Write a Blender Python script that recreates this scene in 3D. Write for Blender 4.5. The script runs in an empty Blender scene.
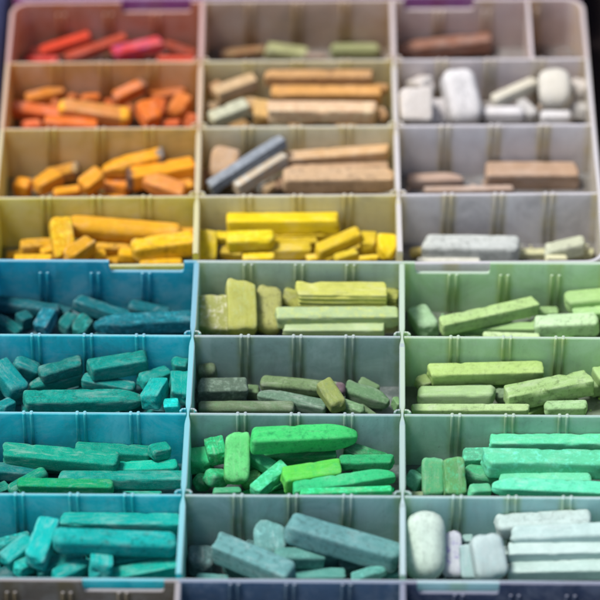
import bpy, bmesh, math, random
from mathutils import Vector, Matrix, noise

# ------------------------------------------------------------------ camera, sky, sun, exposure
sc = bpy.context.scene
COL = sc.collection
cam_data = bpy.data.cameras.new("camera")
cam = bpy.data.objects.new("camera", cam_data)
COL.objects.link(cam)
sc.camera = cam
PITCH, ROLL = math.radians(42.0), 0.012625222938638419
CAM_POS = Vector((0.0, -1.9063893028563097, 1.763520638297961))
fwd = Vector((0, math.cos(PITCH), -math.sin(PITCH)))
rt0 = Vector((1, 0, 0))
up0 = rt0.cross(fwd)
rt = rt0 * math.cos(ROLL) - up0 * math.sin(ROLL)
upv = rt0 * math.sin(ROLL) + up0 * math.cos(ROLL)
cam.matrix_world = Matrix(((rt.x, upv.x, -fwd.x, CAM_POS.x), (rt.y, upv.y, -fwd.y, CAM_POS.y),
                           (rt.z, upv.z, -fwd.z, CAM_POS.z), (0, 0, 0, 1)))
cam_data.sensor_width = 36.0
cam_data.lens = 36.0 * 3802.7643811938215 / 600.0
cam_data.clip_start = 0.05
cam_data.clip_end = 100.0
cam_data.dof.use_dof = True
cam_data.dof.focus_distance = 2.505
cam_data.dof.aperture_fstop = 4.2

SUN_EL, SUN_AZ = math.radians(68), math.radians(262)      # azimuth measured from +Y towards +X
world = bpy.data.worlds.new("World")
sc.world = world
world.use_nodes = True
wn = world.node_tree.nodes
wl = world.node_tree.links
bg = wn.get("Background") or wn.new("ShaderNodeBackground")
sky = wn.new("ShaderNodeTexSky")
sky.sky_type = 'NISHITA'
sky.sun_disc = False
sky.sun_elevation = SUN_EL
sky.sun_rotation = SUN_AZ
sky.dust_density = 3.0
wl.new(sky.outputs[0], bg.inputs[0])
bg.inputs[1].default_value = 0.085
sun_data = bpy.data.lights.new("sun", 'SUN')
sun_data.energy = 2.5
sun_data.angle = math.radians(14)
sun_data.color = (1.0, 0.965, 0.91)
sun = bpy.data.objects.new("sun", sun_data)
COL.objects.link(sun)
sd = Vector((math.sin(SUN_AZ) * math.cos(SUN_EL), math.cos(SUN_AZ) * math.cos(SUN_EL), math.sin(SUN_EL)))
sun.rotation_euler = sd.to_track_quat('Z', 'Y').to_euler()
sun.location = sd * 3
sc.view_settings.view_transform = 'Standard'
sc.view_settings.look = 'None'
sc.view_settings.exposure = 0.72
sc.view_settings.gamma = 1.0
sc.cycles.max_bounces = 10
sc.cycles.diffuse_bounces = 6
sc.cycles.transmission_bounces = 6
sc.cycles.use_denoising = True

# ------------------------------------------------------------------ helpers
def lin(c):
    return tuple((v / 12.92 if v <= 0.04045 else ((v + 0.055) / 1.055) ** 2.4) for v in (x / 255.0 for x in c))

def material(name):
    m = bpy.data.materials.new(name)
    m.use_nodes = True
    nt = m.node_tree
    b = nt.nodes["Principled BSDF"]
    return m, nt, b

def N(nt, typ, **kw):
    n = nt.nodes.new(typ)
    for k, v in kw.items():
        setattr(n, k, v)
    return n

def ramp(nt, src, p0, p1, c0=(0, 0, 0, 1), c1=(1, 1, 1, 1)):
    r = N(nt, "ShaderNodeValToRGB")
    if p0 > p1: p0, p1, c0, c1 = p1, p0, c1, c0
    r.color_ramp.elements[0].position = p0
    r.color_ramp.elements[1].position = p1
    r.color_ramp.elements[0].color = c0
    r.color_ramp.elements[1].color = c1
    nt.links.new(src, r.inputs[0])
    return r.outputs[0]

def tex(nt, vec, scale, detail=4.0, rough=0.55, dist=0.0):
    t = N(nt, "ShaderNodeTexNoise")
    t.inputs["Scale"].default_value = scale
    t.inputs["Detail"].default_value = detail
    t.inputs["Roughness"].default_value = rough
    t.inputs["Distortion"].default_value = dist
    nt.links.new(vec, t.inputs["Vector"])
    return t.outputs["Fac"]

def mix(nt, fac, a, b, mode='MIX'):
    m = N(nt, "ShaderNodeMix", data_type='RGBA', blend_type=mode)
    def put(sock, v):
        if isinstance(v, (int, float)):
            sock.default_value = v
        elif isinstance(v, tuple):
            sock.default_value = v
        else:
            nt.links.new(v, sock)
    put(m.inputs[0], fac)
    put(m.inputs[6], a)
    put(m.inputs[7], b)
    return m.outputs[2]

def mul(nt, a, b):
    m = N(nt, "ShaderNodeMath", operation='MULTIPLY')
    for s, v in ((m.inputs[0], a), (m.inputs[1], b)):
        if isinstance(v, (int, float)):
            s.default_value = v
        else:
            nt.links.new(v, s)
    return m.outputs[0]

def mesh_obj(name, verts, faces, mat, parent=None, smooth=False, loc=None):
    me = bpy.data.meshes.new(name)
    me.from_pydata([tuple(v) for v in verts], [], faces)
    me.validate()
    bm = bmesh.new(); bm.from_mesh(me)
    bmesh.ops.recalc_face_normals(bm, faces=bm.faces)
    bm.to_mesh(me); bm.free()
    me.materials.append(mat)
    if smooth:
        me.polygons.foreach_set("use_smooth", [True] * len(me.polygons))
    o = bpy.data.objects.new(name, me)
    COL.objects.link(o)
    if parent is not None:
        o.parent = parent
    if loc is not None:
        o.location = loc
    return o

class MB:
    def __init__(self): self.v = []; self.f = []
    def box(self, x0, x1, y0, y1, z0, z1):
        b = len(self.v)
        self.v += [(x, y, z) for z in (z0, z1) for y in (y0, y1) for x in (x0, x1)]
        self.f += [tuple(b + i for i in q) for q in ((0, 2, 3, 1), (4, 5, 7, 6), (0, 1, 5, 4), (2, 6, 7, 3), (0, 4, 6, 2), (1, 3, 7, 5))]
    def prism(self, pts, z0, z1, cap=0.0):
        """vertical prism over a plan outline; cap > 0 rounds the top rim a little"""
        b = len(self.v); n = len(pts)
        cx = sum(p[0] for p in pts) / n; cy = sum(p[1] for p in pts) / n
        rings = [(1.0, z0), (1.0, z1 - cap)] + ([(0.86, z1 - cap * 0.3), (0.55, z1)] if cap else [(1.0, z1)])
        if not cap: rings = rings[:1] + rings[-1:]
        for s, z in rings:
            self.v += [(cx + (p[0] - cx) * s, cy + (p[1] - cy) * s, z) for p in pts]
        k = len(rings)
        for r in range(k - 1):
            for i in range(n):
                j = (i + 1) % n
                self.f.append((b + r * n + i, b + r * n + j, b + (r + 1) * n + j, b + (r + 1) * n + i))
        self.f.append(tuple(b + i for i in reversed(range(n))))
        self.f.append(tuple(b + (k - 1) * n + i for i in range(n)))
    def rod(self, x, y, r, z0, z1, n=8):
        self.prism([(x + r * math.cos(2 * math.pi * i / n), y + r * math.sin(2 * math.pi * i / n)) for i in range(n)], z0, z1, cap=0.0008)

# ------------------------------------------------------------------ materials
# milky polypropylene, stained with chalk dust: the stain is a colour attribute laid down per compartment
mp, nt, bs = material("milky_plastic")
geo = N(nt, "ShaderNodeNewGeometry")
tc = N(nt, "ShaderNodeTexCoord")
at = N(nt, "ShaderNodeVertexColor", layer_name="stain")
n1 = tex(nt, tc.outputs["Object"], 26, 5, 0.6, 0.6)
n2 = tex(nt, tc.outputs["Object"], 140, 4, 0.65)
mp_map = N(nt, "ShaderNodeMapping")
mp_map.inputs["Scale"].default_value = (160, 160, 22)
nt.links.new(tc.outputs["Object"], mp_map.inputs["Vector"])
n3 = tex(nt, mp_map.outputs[0], 1.0, 4, 0.6)
plain = (0.80, 0.80, 0.84, 1)
amount = ramp(nt, n1, 0.25, 0.75, (0.9, 0.9, 0.9, 1), (1, 1, 1, 1))
c = mix(nt, amount, plain, mix(nt, 1.0, at.outputs["Color"], (0.96, 0.96, 0.96, 1), 'MULTIPLY'))
n0 = tex(nt, tc.outputs["Object"], 24, 8, 0.70, 0.7)
c = mix(nt, mul(nt, ramp(nt, n0, 0.47, 0.60), 0.75), c, mix(nt, 1.0, mix(nt, 0.66, (0.74, 0.78, 0.80, 1), at.outputs["Color"]), (1.12, 1.12, 1.12, 1), 'MULTIPLY'))
c = mix(nt, mul(nt, ramp(nt, n0, 0.45, 0.34), 0.4), c, mix(nt, 0.5, c, (0.05, 0.045, 0.03, 1)))
sx = N(nt, "ShaderNodeSeparateXYZ")
nt.links.new(tc.outputs["Object"], sx.inputs[0])
pp = N(nt, "ShaderNodeMath", operation='PINGPONG'); pp.inputs[1].default_value = 0.0175
nt.links.new(sx.outputs["X"], pp.inputs[0])
bnd = N(nt, "ShaderNodeMapRange"); bnd.inputs["From Min"].default_value = 0.0075; bnd.inputs["From Max"].default_value = 0.0035
bnd.interpolation_type = 'SMOOTHSTEP'
nt.links.new(pp.outputs[0], bnd.inputs["Value"])
nb = tex(nt, tc.outputs["Object"], 60, 3, 0.6)
sc3 = N(nt, "ShaderNodeSeparateColor")
nt.links.new(at.outputs["Color"], sc3.inputs[0])
bandc = mix(nt, 1.0, at.outputs["Color"], mix(nt, ramp(nt, sc3.outputs[0], 0.02, 0.3), (0.72, 0.76, 0.80, 1), (0.92, 0.85, 0.56, 1)), 'MULTIPLY')
c = mix(nt, mul(nt, bnd.outputs[0], ramp(nt, nb, 0.3, 0.65, (0.12, 0.12, 0.12, 1), (0.8, 0.8, 0.8, 1))), c, bandc)
c = mix(nt, mul(nt, ramp(nt, n2, 0.52, 0.72), 0.35), c, mix(nt, 0.5, (0.75, 0.75, 0.78, 1), at.outputs["Color"]))
c = mix(nt, mul(nt, ramp(nt, n3, 0.52, 0.75), 0.22), c, mix(nt, 0.55, c, (0.06, 0.05, 0.05, 1)))
scm = N(nt, "ShaderNodeMapping"); scm.inputs["Scale"].default_value = (40, 40, 420); scm.inputs["Rotation"].default_value = (0.3, 0.5, 0.2)
nt.links.new(tc.outputs["Object"], scm.inputs["Vector"])
n5 = tex(nt, scm.outputs[0], 1.0, 5, 0.7)
c = mix(nt, mul(nt, ramp(nt, n5, 0.6, 0.72), 0.35), c, mix(nt, 0.5, (0.8, 0.8, 0.8, 1), at.outputs["Color"]))
n6 = tex(nt, tc.outputs["Object"], 420, 3, 0.7)
c = mix(nt, mul(nt, ramp(nt, n6, 0.66, 0.74), 0.5), c, mix(nt, 0.7, c, (0.03, 0.03, 0.03, 1)))
# paler, faintly lavender rim on high upward-facing faces
sep = N(nt, "ShaderNodeSeparateXYZ")
nt.links.new(geo.outputs["Normal"], sep.inputs[0])
topf = ramp(nt, sep.outputs["Z"], 0.55, 0.8)
sepo = N(nt, "ShaderNodeSeparateXYZ")
nt.links.new(tc.outputs["Object"], sepo.inputs[0])
hi = ramp(nt, sepo.outputs["Z"], 0.03, 0.034)
rimc = mix(nt, 0.5, at.outputs["Color"], (0.68, 0.68, 0.78, 1))
c = mix(nt, mul(nt, topf, hi), c, rimc)
dif = N(nt, "ShaderNodeBsdfDiffuse"); trn = N(nt, "ShaderNodeBsdfTranslucent"); glo = N(nt, "ShaderNodeBsdfGlossy")
glo.inputs["Roughness"].default_value = 0.42
glo.inputs["Color"].default_value = (0.9, 0.9, 0.9, 1)
nt.links.new(c, dif.inputs[0]); nt.links.new(c, trn.inputs[0])
ms1 = N(nt, "ShaderNodeMixShader"); ms1.inputs[0].default_value = 0.5
nt.links.new(dif.outputs[0], ms1.inputs[1]); nt.links.new(trn.outputs[0], ms1.inputs[2])
fr = N(nt, "ShaderNodeFresnel"); fr.inputs[0].default_value = 1.4
ms2 = N(nt, "ShaderNodeMixShader")
nt.links.new(mul(nt, fr.outputs[0], 0.45), ms2.inputs[0])
nt.links.new(ms1.outputs[0], ms2.inputs[1]); nt.links.new(glo.outputs[0], ms2.inputs[2])
bmp = N(nt, "ShaderNodeBump"); bmp.inputs["Strength"].default_value = 0.25; bmp.inputs["Distance"].default_value = 0.0006
nt.links.new(n2, bmp.inputs["Height"])
for s in (dif, trn, glo): nt.links.new(bmp.outputs[0], s.inputs["Normal"])
nt.links.new(ms2.outputs[0], nt.nodes["Material Output"].inputs[0])
nt.nodes.remove(bs)

# soft chalk: pigment from the object's own colour, smeared with powder of its neighbours
mc, nt, bs = material("chalk_pastel")
oi = N(nt, "ShaderNodeObjectInfo")
st = N(nt, "ShaderNodeAttribute", attribute_type='OBJECT', attribute_name="smear")
sa = N(nt, "ShaderNodeAttribute", attribute_type='OBJECT', attribute_name="smear_amount")
tip = N(nt, "ShaderNodeAttribute", attribute_type='OBJECT', attribute_name="tip_colour")
tca = N(nt, "ShaderNodeVertexColor", layer_name="tip")
tc = N(nt, "ShaderNodeTexCoord")
off = N(nt, "ShaderNodeVectorMath", operation='ADD')
rsc = N(nt, "ShaderNodeVectorMath", operation='SCALE'); rsc.inputs[0].default_value = (7.1, 3.3, 5.7)
nt.links.new(oi.outputs["Random"], rsc.inputs["Scale"])
nt.links.new(tc.outputs["Object"], off.inputs[0]); nt.links.new(rsc.outputs[0], off.inputs[1])
P = off.outputs[0]
base = mix(nt, mul(nt, tca.outputs["Color"], 1.0), oi.outputs["Color"], tip.outputs["Color"])
big = tex(nt, P, 70, 4, 0.6, 0.5)
med = tex(nt, P, 260, 5, 0.7, 0.3)
grn = tex(nt, P, 1500, 3, 0.7)
strm = N(nt, "ShaderNodeMapping"); strm.inputs["Scale"].default_value = (90, 700, 700)
nt.links.new(P, strm.inputs["Vector"])
strk = tex(nt, strm.outputs[0], 1.0, 4, 0.6)
c = mix(nt, ramp(nt, big, 0.3, 0.7, (0.86, 0.86, 0.86, 1), (1.06, 1.06, 1.06, 1)), (0, 0, 0, 1), base)
c = mix(nt, mul(nt, ramp(nt, med, 0.5, 0.68), sa.outputs["Fac"]), c, st.outputs["Color"])
c = mix(nt, mul(nt, ramp(nt, strk, 0.55, 0.75), 0.16), c, mix(nt, 0.5, c, (0.72, 0.7, 0.68, 1)))
c = mix(nt, mul(nt, ramp(nt, strk, 0.46, 0.28), 0.2), c, mix(nt, 0.6, c, (0.02, 0.018, 0.02, 1)))
c = mix(nt, mul(nt, ramp(nt, grn, 0.55, 0.75), 0.22), c, mix(nt, 0.55, c, (0.8, 0.78, 0.76, 1)))
c = mix(nt, mul(nt, ramp(nt, grn, 0.45, 0.25), 0.35), c, mix(nt, 0.5, c, (0.01, 0.01, 0.01, 1)))
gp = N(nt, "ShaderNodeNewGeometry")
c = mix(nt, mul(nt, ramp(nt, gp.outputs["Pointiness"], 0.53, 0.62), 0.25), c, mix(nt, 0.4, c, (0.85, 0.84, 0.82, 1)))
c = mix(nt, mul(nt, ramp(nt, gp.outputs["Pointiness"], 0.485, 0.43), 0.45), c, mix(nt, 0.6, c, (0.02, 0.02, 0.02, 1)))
pit = tex(nt, P, 620, 4, 0.75, 0.2)
c = mix(nt, mul(nt, ramp(nt, pit, 0.37, 0.27), 0.6), c, mix(nt, 0.65, c, (0.012, 0.012, 0.014, 1)))
rv = N(nt, "ShaderNodeMapRange"); rv.inputs["To Min"].default_value = 0.05; rv.inputs["To Max"].default_value = 0.38
nt.links.new(oi.outputs["Random"], rv.inputs["Value"])
rub = N(nt, "ShaderNodeMapping"); rub.inputs["Scale"].default_value = (40, 130, 130)
nt.links.new(P, rub.inputs["Vector"])
c = mix(nt, mul(nt, ramp(nt, tex(nt, rub.outputs[0], 1.0, 6, 0.7, 0.8), 0.52, 0.64), rv.outputs[0]), c, mix(nt, 0.45, c, (0.74, 0.73, 0.72, 1)))
c = mix(nt, mul(nt, ramp(nt, big, 0.55, 0.72), 0.12), c, mix(nt, 0.5, c, (0.8, 0.79, 0.76, 1)))
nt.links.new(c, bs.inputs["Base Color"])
bs.inputs["Roughness"].default_value = 0.92
bs.inputs["Specular IOR Level"].default_value = 0.18
b1 = N(nt, "ShaderNodeBump"); b1.inputs["Strength"].default_value = 0.45; b1.inputs["Distance"].default_value = 0.0006
hsum = N(nt, "ShaderNodeMath", operation='ADD')
nt.links.new(mul(nt, grn, 0.5), hsum.inputs[0]); nt.links.new(mul(nt, mix(nt, 0.25, med, strk), 0.8), hsum.inputs[1])
nt.links.new(hsum.outputs[0], b1.inputs["Height"])
nt.links.new(b1.outputs[0], bs.inputs["Normal"])

def cloth_material(name, c0, c1, scale):
    m, nt, b = material(name)
    tc = N(nt, "ShaderNodeTexCoord")
    f1 = tex(nt, tc.outputs["Object"], scale, 6, 0.6)
    nt.links.new(mix(nt, ramp(nt, f1, 0.35, 0.65), c0, c1), b.inputs["Base Color"])
    b.inputs["Roughness"].default_value = 0.95
    b.inputs["Specular IOR Level"].default_value = 0.08
    w = N(nt, "ShaderNodeTexWave"); w.inputs["Scale"].default_value = 300
    nt.links.new(tc.outputs["Object"], w.inputs["Vector"])
    bp = N(nt, "ShaderNodeBump"); bp.inputs["Strength"].default_value = 0.3; bp.inputs["Distance"].default_value = 0.0005
    nt.links.new(w.outputs["Fac"], bp.inputs["Height"]); nt.links.new(bp.outputs[0], b.inputs["Normal"])
    return m
table_mat = cloth_material("dark_table", (0.006, 0.004, 0.004, 1), (0.014, 0.009, 0.009, 1), 9)
denim_mat = cloth_material("blue_cloth", (0.035, 0.045, 0.10, 1), (0.06, 0.075, 0.16, 1), 20)

# ------------------------------------------------------------------ the surface below
nn = 24
vs = [((i / nn - .5) * 8, (j / nn - .5) * 8, 0.0) for j in range(nn + 1) for i in range(nn + 1)]
fs = [(j * (nn + 1) + i, j * (nn + 1) + i + 1, (j + 1) * (nn + 1) + i + 1, (j + 1) * (nn + 1) + i) for j in range(nn) for i in range(nn)]
table = mesh_obj("ground", vs, fs, table_mat)
table['kind'] = 'structure'

# ------------------------------------------------------------------ trays
W = 0.14
H = 0.047
FL = 0.0022
TW = 0.0011         # half thickness of a row divider
XW = W * 1.5

def stain_attr(o, fn):
    me = o.data
    ca = me.color_attributes.new("stain", 'FLOAT_COLOR', 'CORNER')
    for p in me.polygons:
        q = p.center + p.normal * 0.006
        if p.normal.z > 0.7: q = p.center
        col = fn(q)
        for li in p.loop_indices:
            ca.data[li].color = (*col, 1)

def make_tray(label, loc, rot, rows, tints, front_drop=0.0, extra=None, radius=0.013):
    """rows: centre lines from the back wall (first) to the front wall (last), tray-local y"""
    root = bpy.data.objects.new("pastel_tray", None)
    root.empty_display_size = 0.05
    COL.objects.link(root)
    root.location = loc
    root.rotation_euler = (0, 0, rot)
    root['label'] = label
    root['category'] = "tray"
    root['group'] = "plastic pastel trays in a row"
    nr = len(rows) - 1
    T = [[tuple(min(0.88, v * 1.15 + 0.012) for v in lin(c)) for c in r] for r in tints]
    def fn(q):
        r = 0
        for i in range(nr):
            if q.y < rows[i]: r = i
        c = 0 if q.x < -W / 2 else (1 if q.x < W / 2 else 2)
        return T[r][c]
    yb, yf = rows[0], rows[-1]
    t = 0.0017
    # floor
    m = MB()
    xs = [-XW, -W / 2, W / 2, XW]
    ys = list(reversed(rows))
    for i in range(3):
        for j in range(nr):
            m.box(xs[i] + (0.0008 if i == 0 else 0), xs[i + 1] - (0.0008 if i == 2 else 0), ys[j] + (0.0008 if j == 0 else 0), ys[j + 1] - (0.0008 if j == nr - 1 else 0), 0.0006, FL)
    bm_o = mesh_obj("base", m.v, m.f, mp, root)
    stain_attr(bm_o, lambda q: tuple(v * .30 + .012 for v in fn(q)))  # floor stain darkened; also puts shade of the gaps between sticks into its colour
    # outer wall: one loop with rounded corners, notches in the back rim
    R = radius
    pts = []
    def zt(x, y, side):
        if side == 'back':
            for s in (-1, 1):
                x0, x1 = sorted((s * (W * 0.5 + 0.009), s * (W * 0.5 + 0.060)))
                if x0 <= x <= x1:
                    d = min(x - x0, x1 - x)
                    rr = 0.0022
                    return H - 0.009 + (rr - math.sqrt(max(0, rr * rr - (rr - d) ** 2)) if d < rr else 0)
            return H
        if side == 'front': return H - front_drop
        k = (y - yf) / (yb - yf)
        return H - front_drop * max(0, 1 - k * 9)
    def corner(cx, cy, a0, a1):
        for i in range(9):
            a = math.radians(a0 + (a1 - a0) * i / 8)
            pts.append((cx + R * math.cos(a), cy + R * math.sin(a), math.cos(a), math.sin(a), 'side' if cy > 0.5 * (yb + yf) else 'front'))
    # back side, left to right
    bx = [-XW + R]
    for s in (-1, 1):
        x0, x1 = sorted((s * (W * 0.5 + 0.009), s * (W * 0.5 + 0.060)))
        bx += [x0 - 0.0002, x0, x0 + 0.0004, x0 + 0.001, x0 + 0.0022, (x0 + x1) / 2, x1 - 0.0022, x1 - 0.001, x1 - 0.0004, x1, x1 + 0.0002]
    bx += [-W / 2, 0, W / 2]
    for x in sorted(bx): pts.append((x, yb, 0, 1, 'back'))
    corner(XW - R, yb - R, 90, 0)
    for y in reversed(rows[1:-1]): pass
    for y in rows[1:-1]: pts.append((XW, y, 1, 0, 'side'))
    corner(XW - R, yf + R, 0, -90)
    for x in (W / 2, 0, -W / 2): pts.append((x, yf, 0, -1, 'front'))
    corner(-XW + R, yf + R, -90, -180)
    for y in reversed(rows[1:-1]): pts.append((-XW, y, -1, 0, 'side'))
    corner(-XW + R, yb - R, 180, 90)
    v = []; f = []
    n = len(pts)
    for (x, y, nx, ny, s) in pts:
        z = zt(x, y, s)
        ti, to = 0.0013, 0.0013
        if s == 'side': to = 0.0017
        k = 0.0004
        for (o_, zz) in ((-ti, 0.0), (-ti, H * 0.5), (-ti, z - k), (-ti + k, z), (to - k, z), (to, z - k), (to, H * 0.5), (to, 0.0)):
            v.append((x + nx * o_, y + ny * o_, zz))
    for i in range(n):
        j = (i + 1) % n
        for q in range(8):
            q2 = (q + 1) % 8
            f.append((i * 8 + q, i * 8 + q2, j * 8 + q2, j * 8 + q))
    rim = mesh_obj("outer_wall", v, f, mp, root)
    stain_attr(rim, fn)
    # column dividers: thin blade that pinches at every crossing
    for cx in (-W / 2, W / 2):
        prof = []
        y = yb - 0.0018
        y_end = yf + 0.0018
        Y = [y]
        for r in rows[1:-1]:
            Y += [r + 0.010, r + 0.0065, r + 0.002, r - 0.002, r - 0.0065, r - 0.010]
        Y.append(y_end)
        def hw(y):
            d = min(abs(y - r) for r in rows[1:-1])
            return 0.0009 + 0.0010 * min(1, max(0, (d - 0.002) / 0.006))
        m = MB()
        for a, b in zip(Y[:-1], Y[1:]):
            base_i = len(m.v)
            m.v += [(cx - hw(a), a, FL), (cx + hw(a), a, FL), (cx + hw(b), b, FL), (cx - hw(b), b, FL),
                    (cx - hw(a), a, H - .0005), (cx + hw(a), a, H - .0005), (cx + hw(b), b, H - .0005), (cx - hw(b), b, H - .0005),
                    (cx - hw(a) * .7, a, H), (cx + hw(a) * .7, a, H), (cx + hw(b) * .7, b, H), (cx - hw(b) * .7, b, H)]
            for q in ((0, 1, 5, 4), (1, 2, 6, 5), (3, 0, 4, 7), (2, 3, 7, 6), (4, 5, 9, 8), (5, 6, 10, 9), (7, 4, 8, 11), (8, 9, 10, 11)):
                m.f.append(tuple(base_i + k for k in q))
        bm2 = bmesh.new()
        me = bpy.data.meshes.new("column_divider")
        me.from_pydata(m.v, [], m.f)
        bm2.from_mesh(me)
        bmesh.ops.remove_doubles(bm2, verts=bm2.verts, dist=1e-6)
        # drop the inner partition faces that now sit between segments
        dd = [fc for fc in bm2.faces if abs(fc.normal.y) > 0.95 and yf + 0.003 < fc.calc_center_median().y < yb - 0.003]
        bmesh.ops.delete(bm2, geom=dd, context='FACES_ONLY')
        bmesh.ops.recalc_face_normals(bm2, faces=bm2.faces)
        bm2.to_mesh(me); bm2.free()
        me.materials.append(mp)
        cd = bpy.data.objects.new("column_divider", me)
        COL.objects.link(cd); cd.parent = root
        stain_attr(cd, fn)
        for r in rows[1:-1]:
            m = MB()
            for sx in (-1, 1):
                # curled guide that holds the row divider's end
                for k in range(7):
                    a0 = math.radians(-25 + k * 33); a1 = math.radians(-25 + (k + 1) * 33)
                    rr = 0.0036
                    x0, y0 = cx + sx * (0.0026 + rr * 0.75 * math.sin(a0)), r + 0.0008 + rr * math.cos(a0)
                    x1, y1 = cx + sx * (0.0026 + rr * 0.75 * math.sin(a1)), r + 0.0008 + rr * math.cos(a1)
                    if k < 3:
                        dx, dy = x1 - x0, y1 - y0
                        L = math.hypot(dx, dy); px, py = -dy / L * 0.0007, dx / L * 0.0007
                        m.prism([(x0 + px, y0 + py), (x1 + px, y1 + py), (x1 - px, y1 - py), (x0 - px, y0 - py)], FL, H + 0.0005, cap=0.0004)
            g = mesh_obj("divider_clip", m.v, m.f, mp, cd)
            stain_attr(g, fn)
    # row dividers, one per compartment, each with its slot ribs
    def ribs(cx0, cx1, y, faces, parent, z1):
        for k in (0.25, 0.5, 0.75):
            x = cx0 + (cx1 - cx0) * k
            m = MB()
            for s in (-1, 1):
                for fc in faces:
                    m.rod(x + s * 0.0025, y + fc * (TW - 0.0003), 0.0013, FL, z1)
            g = mesh_obj("slot_rib", m.v, m.f, mp, parent, smooth=True)
            stain_attr(g, lambda q: tuple(v * k for v, k in zip(fn(q), (0.95, 0.95, 0.92))))
    for r in rows[1:-1]:
        for i in range(3):
            x0 = xs[i] + (0.0018 if i == 0 else 0.0013)
            x1 = xs[i + 1] - (0.0018 if i == 2 else 0.0013)
            m = MB()
            m.box(x0, x1, r - TW, r + TW, FL, H - 0.0006)
            m.v += [(x0, r - TW * .6, H), (x1, r - TW * .6, H), (x1, r + TW * .6, H), (x0, r + TW * .6, H)]
            m.f[1] = (8, 9, 10, 11)
            m.f += [(4, 5, 9, 8), (5, 7, 10, 9), (7, 6, 11, 10), (6, 4, 8, 11)]
            o = mesh_obj("row_divider", m.v, m.f, mp, root)
            stain_attr(o, fn)
            ribs(xs[i], xs[i + 1], r, (-1, 1), o, H + 0.0004)
    for i in range(3):
        ribs(xs[i], xs[i + 1], yb - 0.0006, (-1,), rim, H - 0.0095 if i != 1 else H - 0.001)
    if extra:
        i, frac, r = extra
        x = xs[i] + W * frac
        m = MB()
        m.box(x - 0.0013, x + 0.0013, rows[r + 1] + TW + 0.0003, rows[r] - 0.0016, FL, H - 0.0008)
        o = mesh_obj("short_divider", m.v, m.f, mp, root)
        stain_attr(o, fn)
    return root

TINT_BACK = [[(214, 150, 118), (214, 190, 165), (220, 202, 194)], [(242, 184, 112), (238, 218, 172), (228, 219, 217)], [(240, 208, 128), (234, 218, 190), (224, 220, 220)], [(244, 222, 118), (232, 220, 170), (226, 222, 220)]]
TINT_NEAR = [[(0, 188, 212), (190, 212, 195), (195, 228, 184)], [(5, 215, 225), (158, 186, 182), (194, 228, 184)], [(5, 210, 220), (160, 202, 196), (168, 210, 192)], [(5, 215, 222), (155, 194, 192), (186, 224, 228)]]
TINT_LAST = [[(140, 132, 118), (88, 124, 156), (60, 82, 120)]] * 4
TINT_FAR = [[(170, 88, 158), (160, 110, 160), (165, 88, 155)]] * 4
U_ROWS = [0.29728770323083403, 0.22578770323083402, 0.15052513548722268, 0.07526256774361134, 0.013399696445122629]
L_ROWS = [0, -0.07526256774361134, -0.15052513548722268, -0.22578770323083402, -0.29705027097444536]
U_LOC, U_ROT = (-0.0012896012790083022, 0.03360030355487737, 0.0), -0.0072043189738520245
L_LOC, L_ROT = (-0.0001060307845187284, 0.0392374300188754, 0.0), -0.026629442461165224
make_tray("milky tray of white, orange and yellow pastels behind the blue green one", U_LOC, U_ROT, U_ROWS, TINT_BACK, 0.0086, extra=(2, 0.715, 0))
make_tray("teal stained tray of blue, green and icy white pastels in the middle", L_LOC, L_ROT, L_ROWS, TINT_NEAR, 0.0035, radius=0.005)
DP = -L_ROWS[1]
yn = -4 * DP
make_tray("blue grey tray at the bottom edge, only its back wall showing",
          (L_LOC[0] - math.sin(L_ROT) * yn, L_LOC[1] + math.cos(L_ROT) * yn, 0.0), L_ROT, [0, -DP, -2 * DP, -3 * DP, -4 * DP], TINT_LAST, 0.003, radius=0.005)
yfr = U_ROWS[0] + 0.0046
make_tray("purple stained tray at the top edge behind the red pastels",
          (U_LOC[0] - math.sin(U_ROT) * yfr, U_LOC[1] + math.cos(U_ROT) * yfr, 0.0), U_ROT, [4 * DP, 3 * DP, 2 * DP, DP, 0], TINT_FAR, 0.0)

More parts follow.
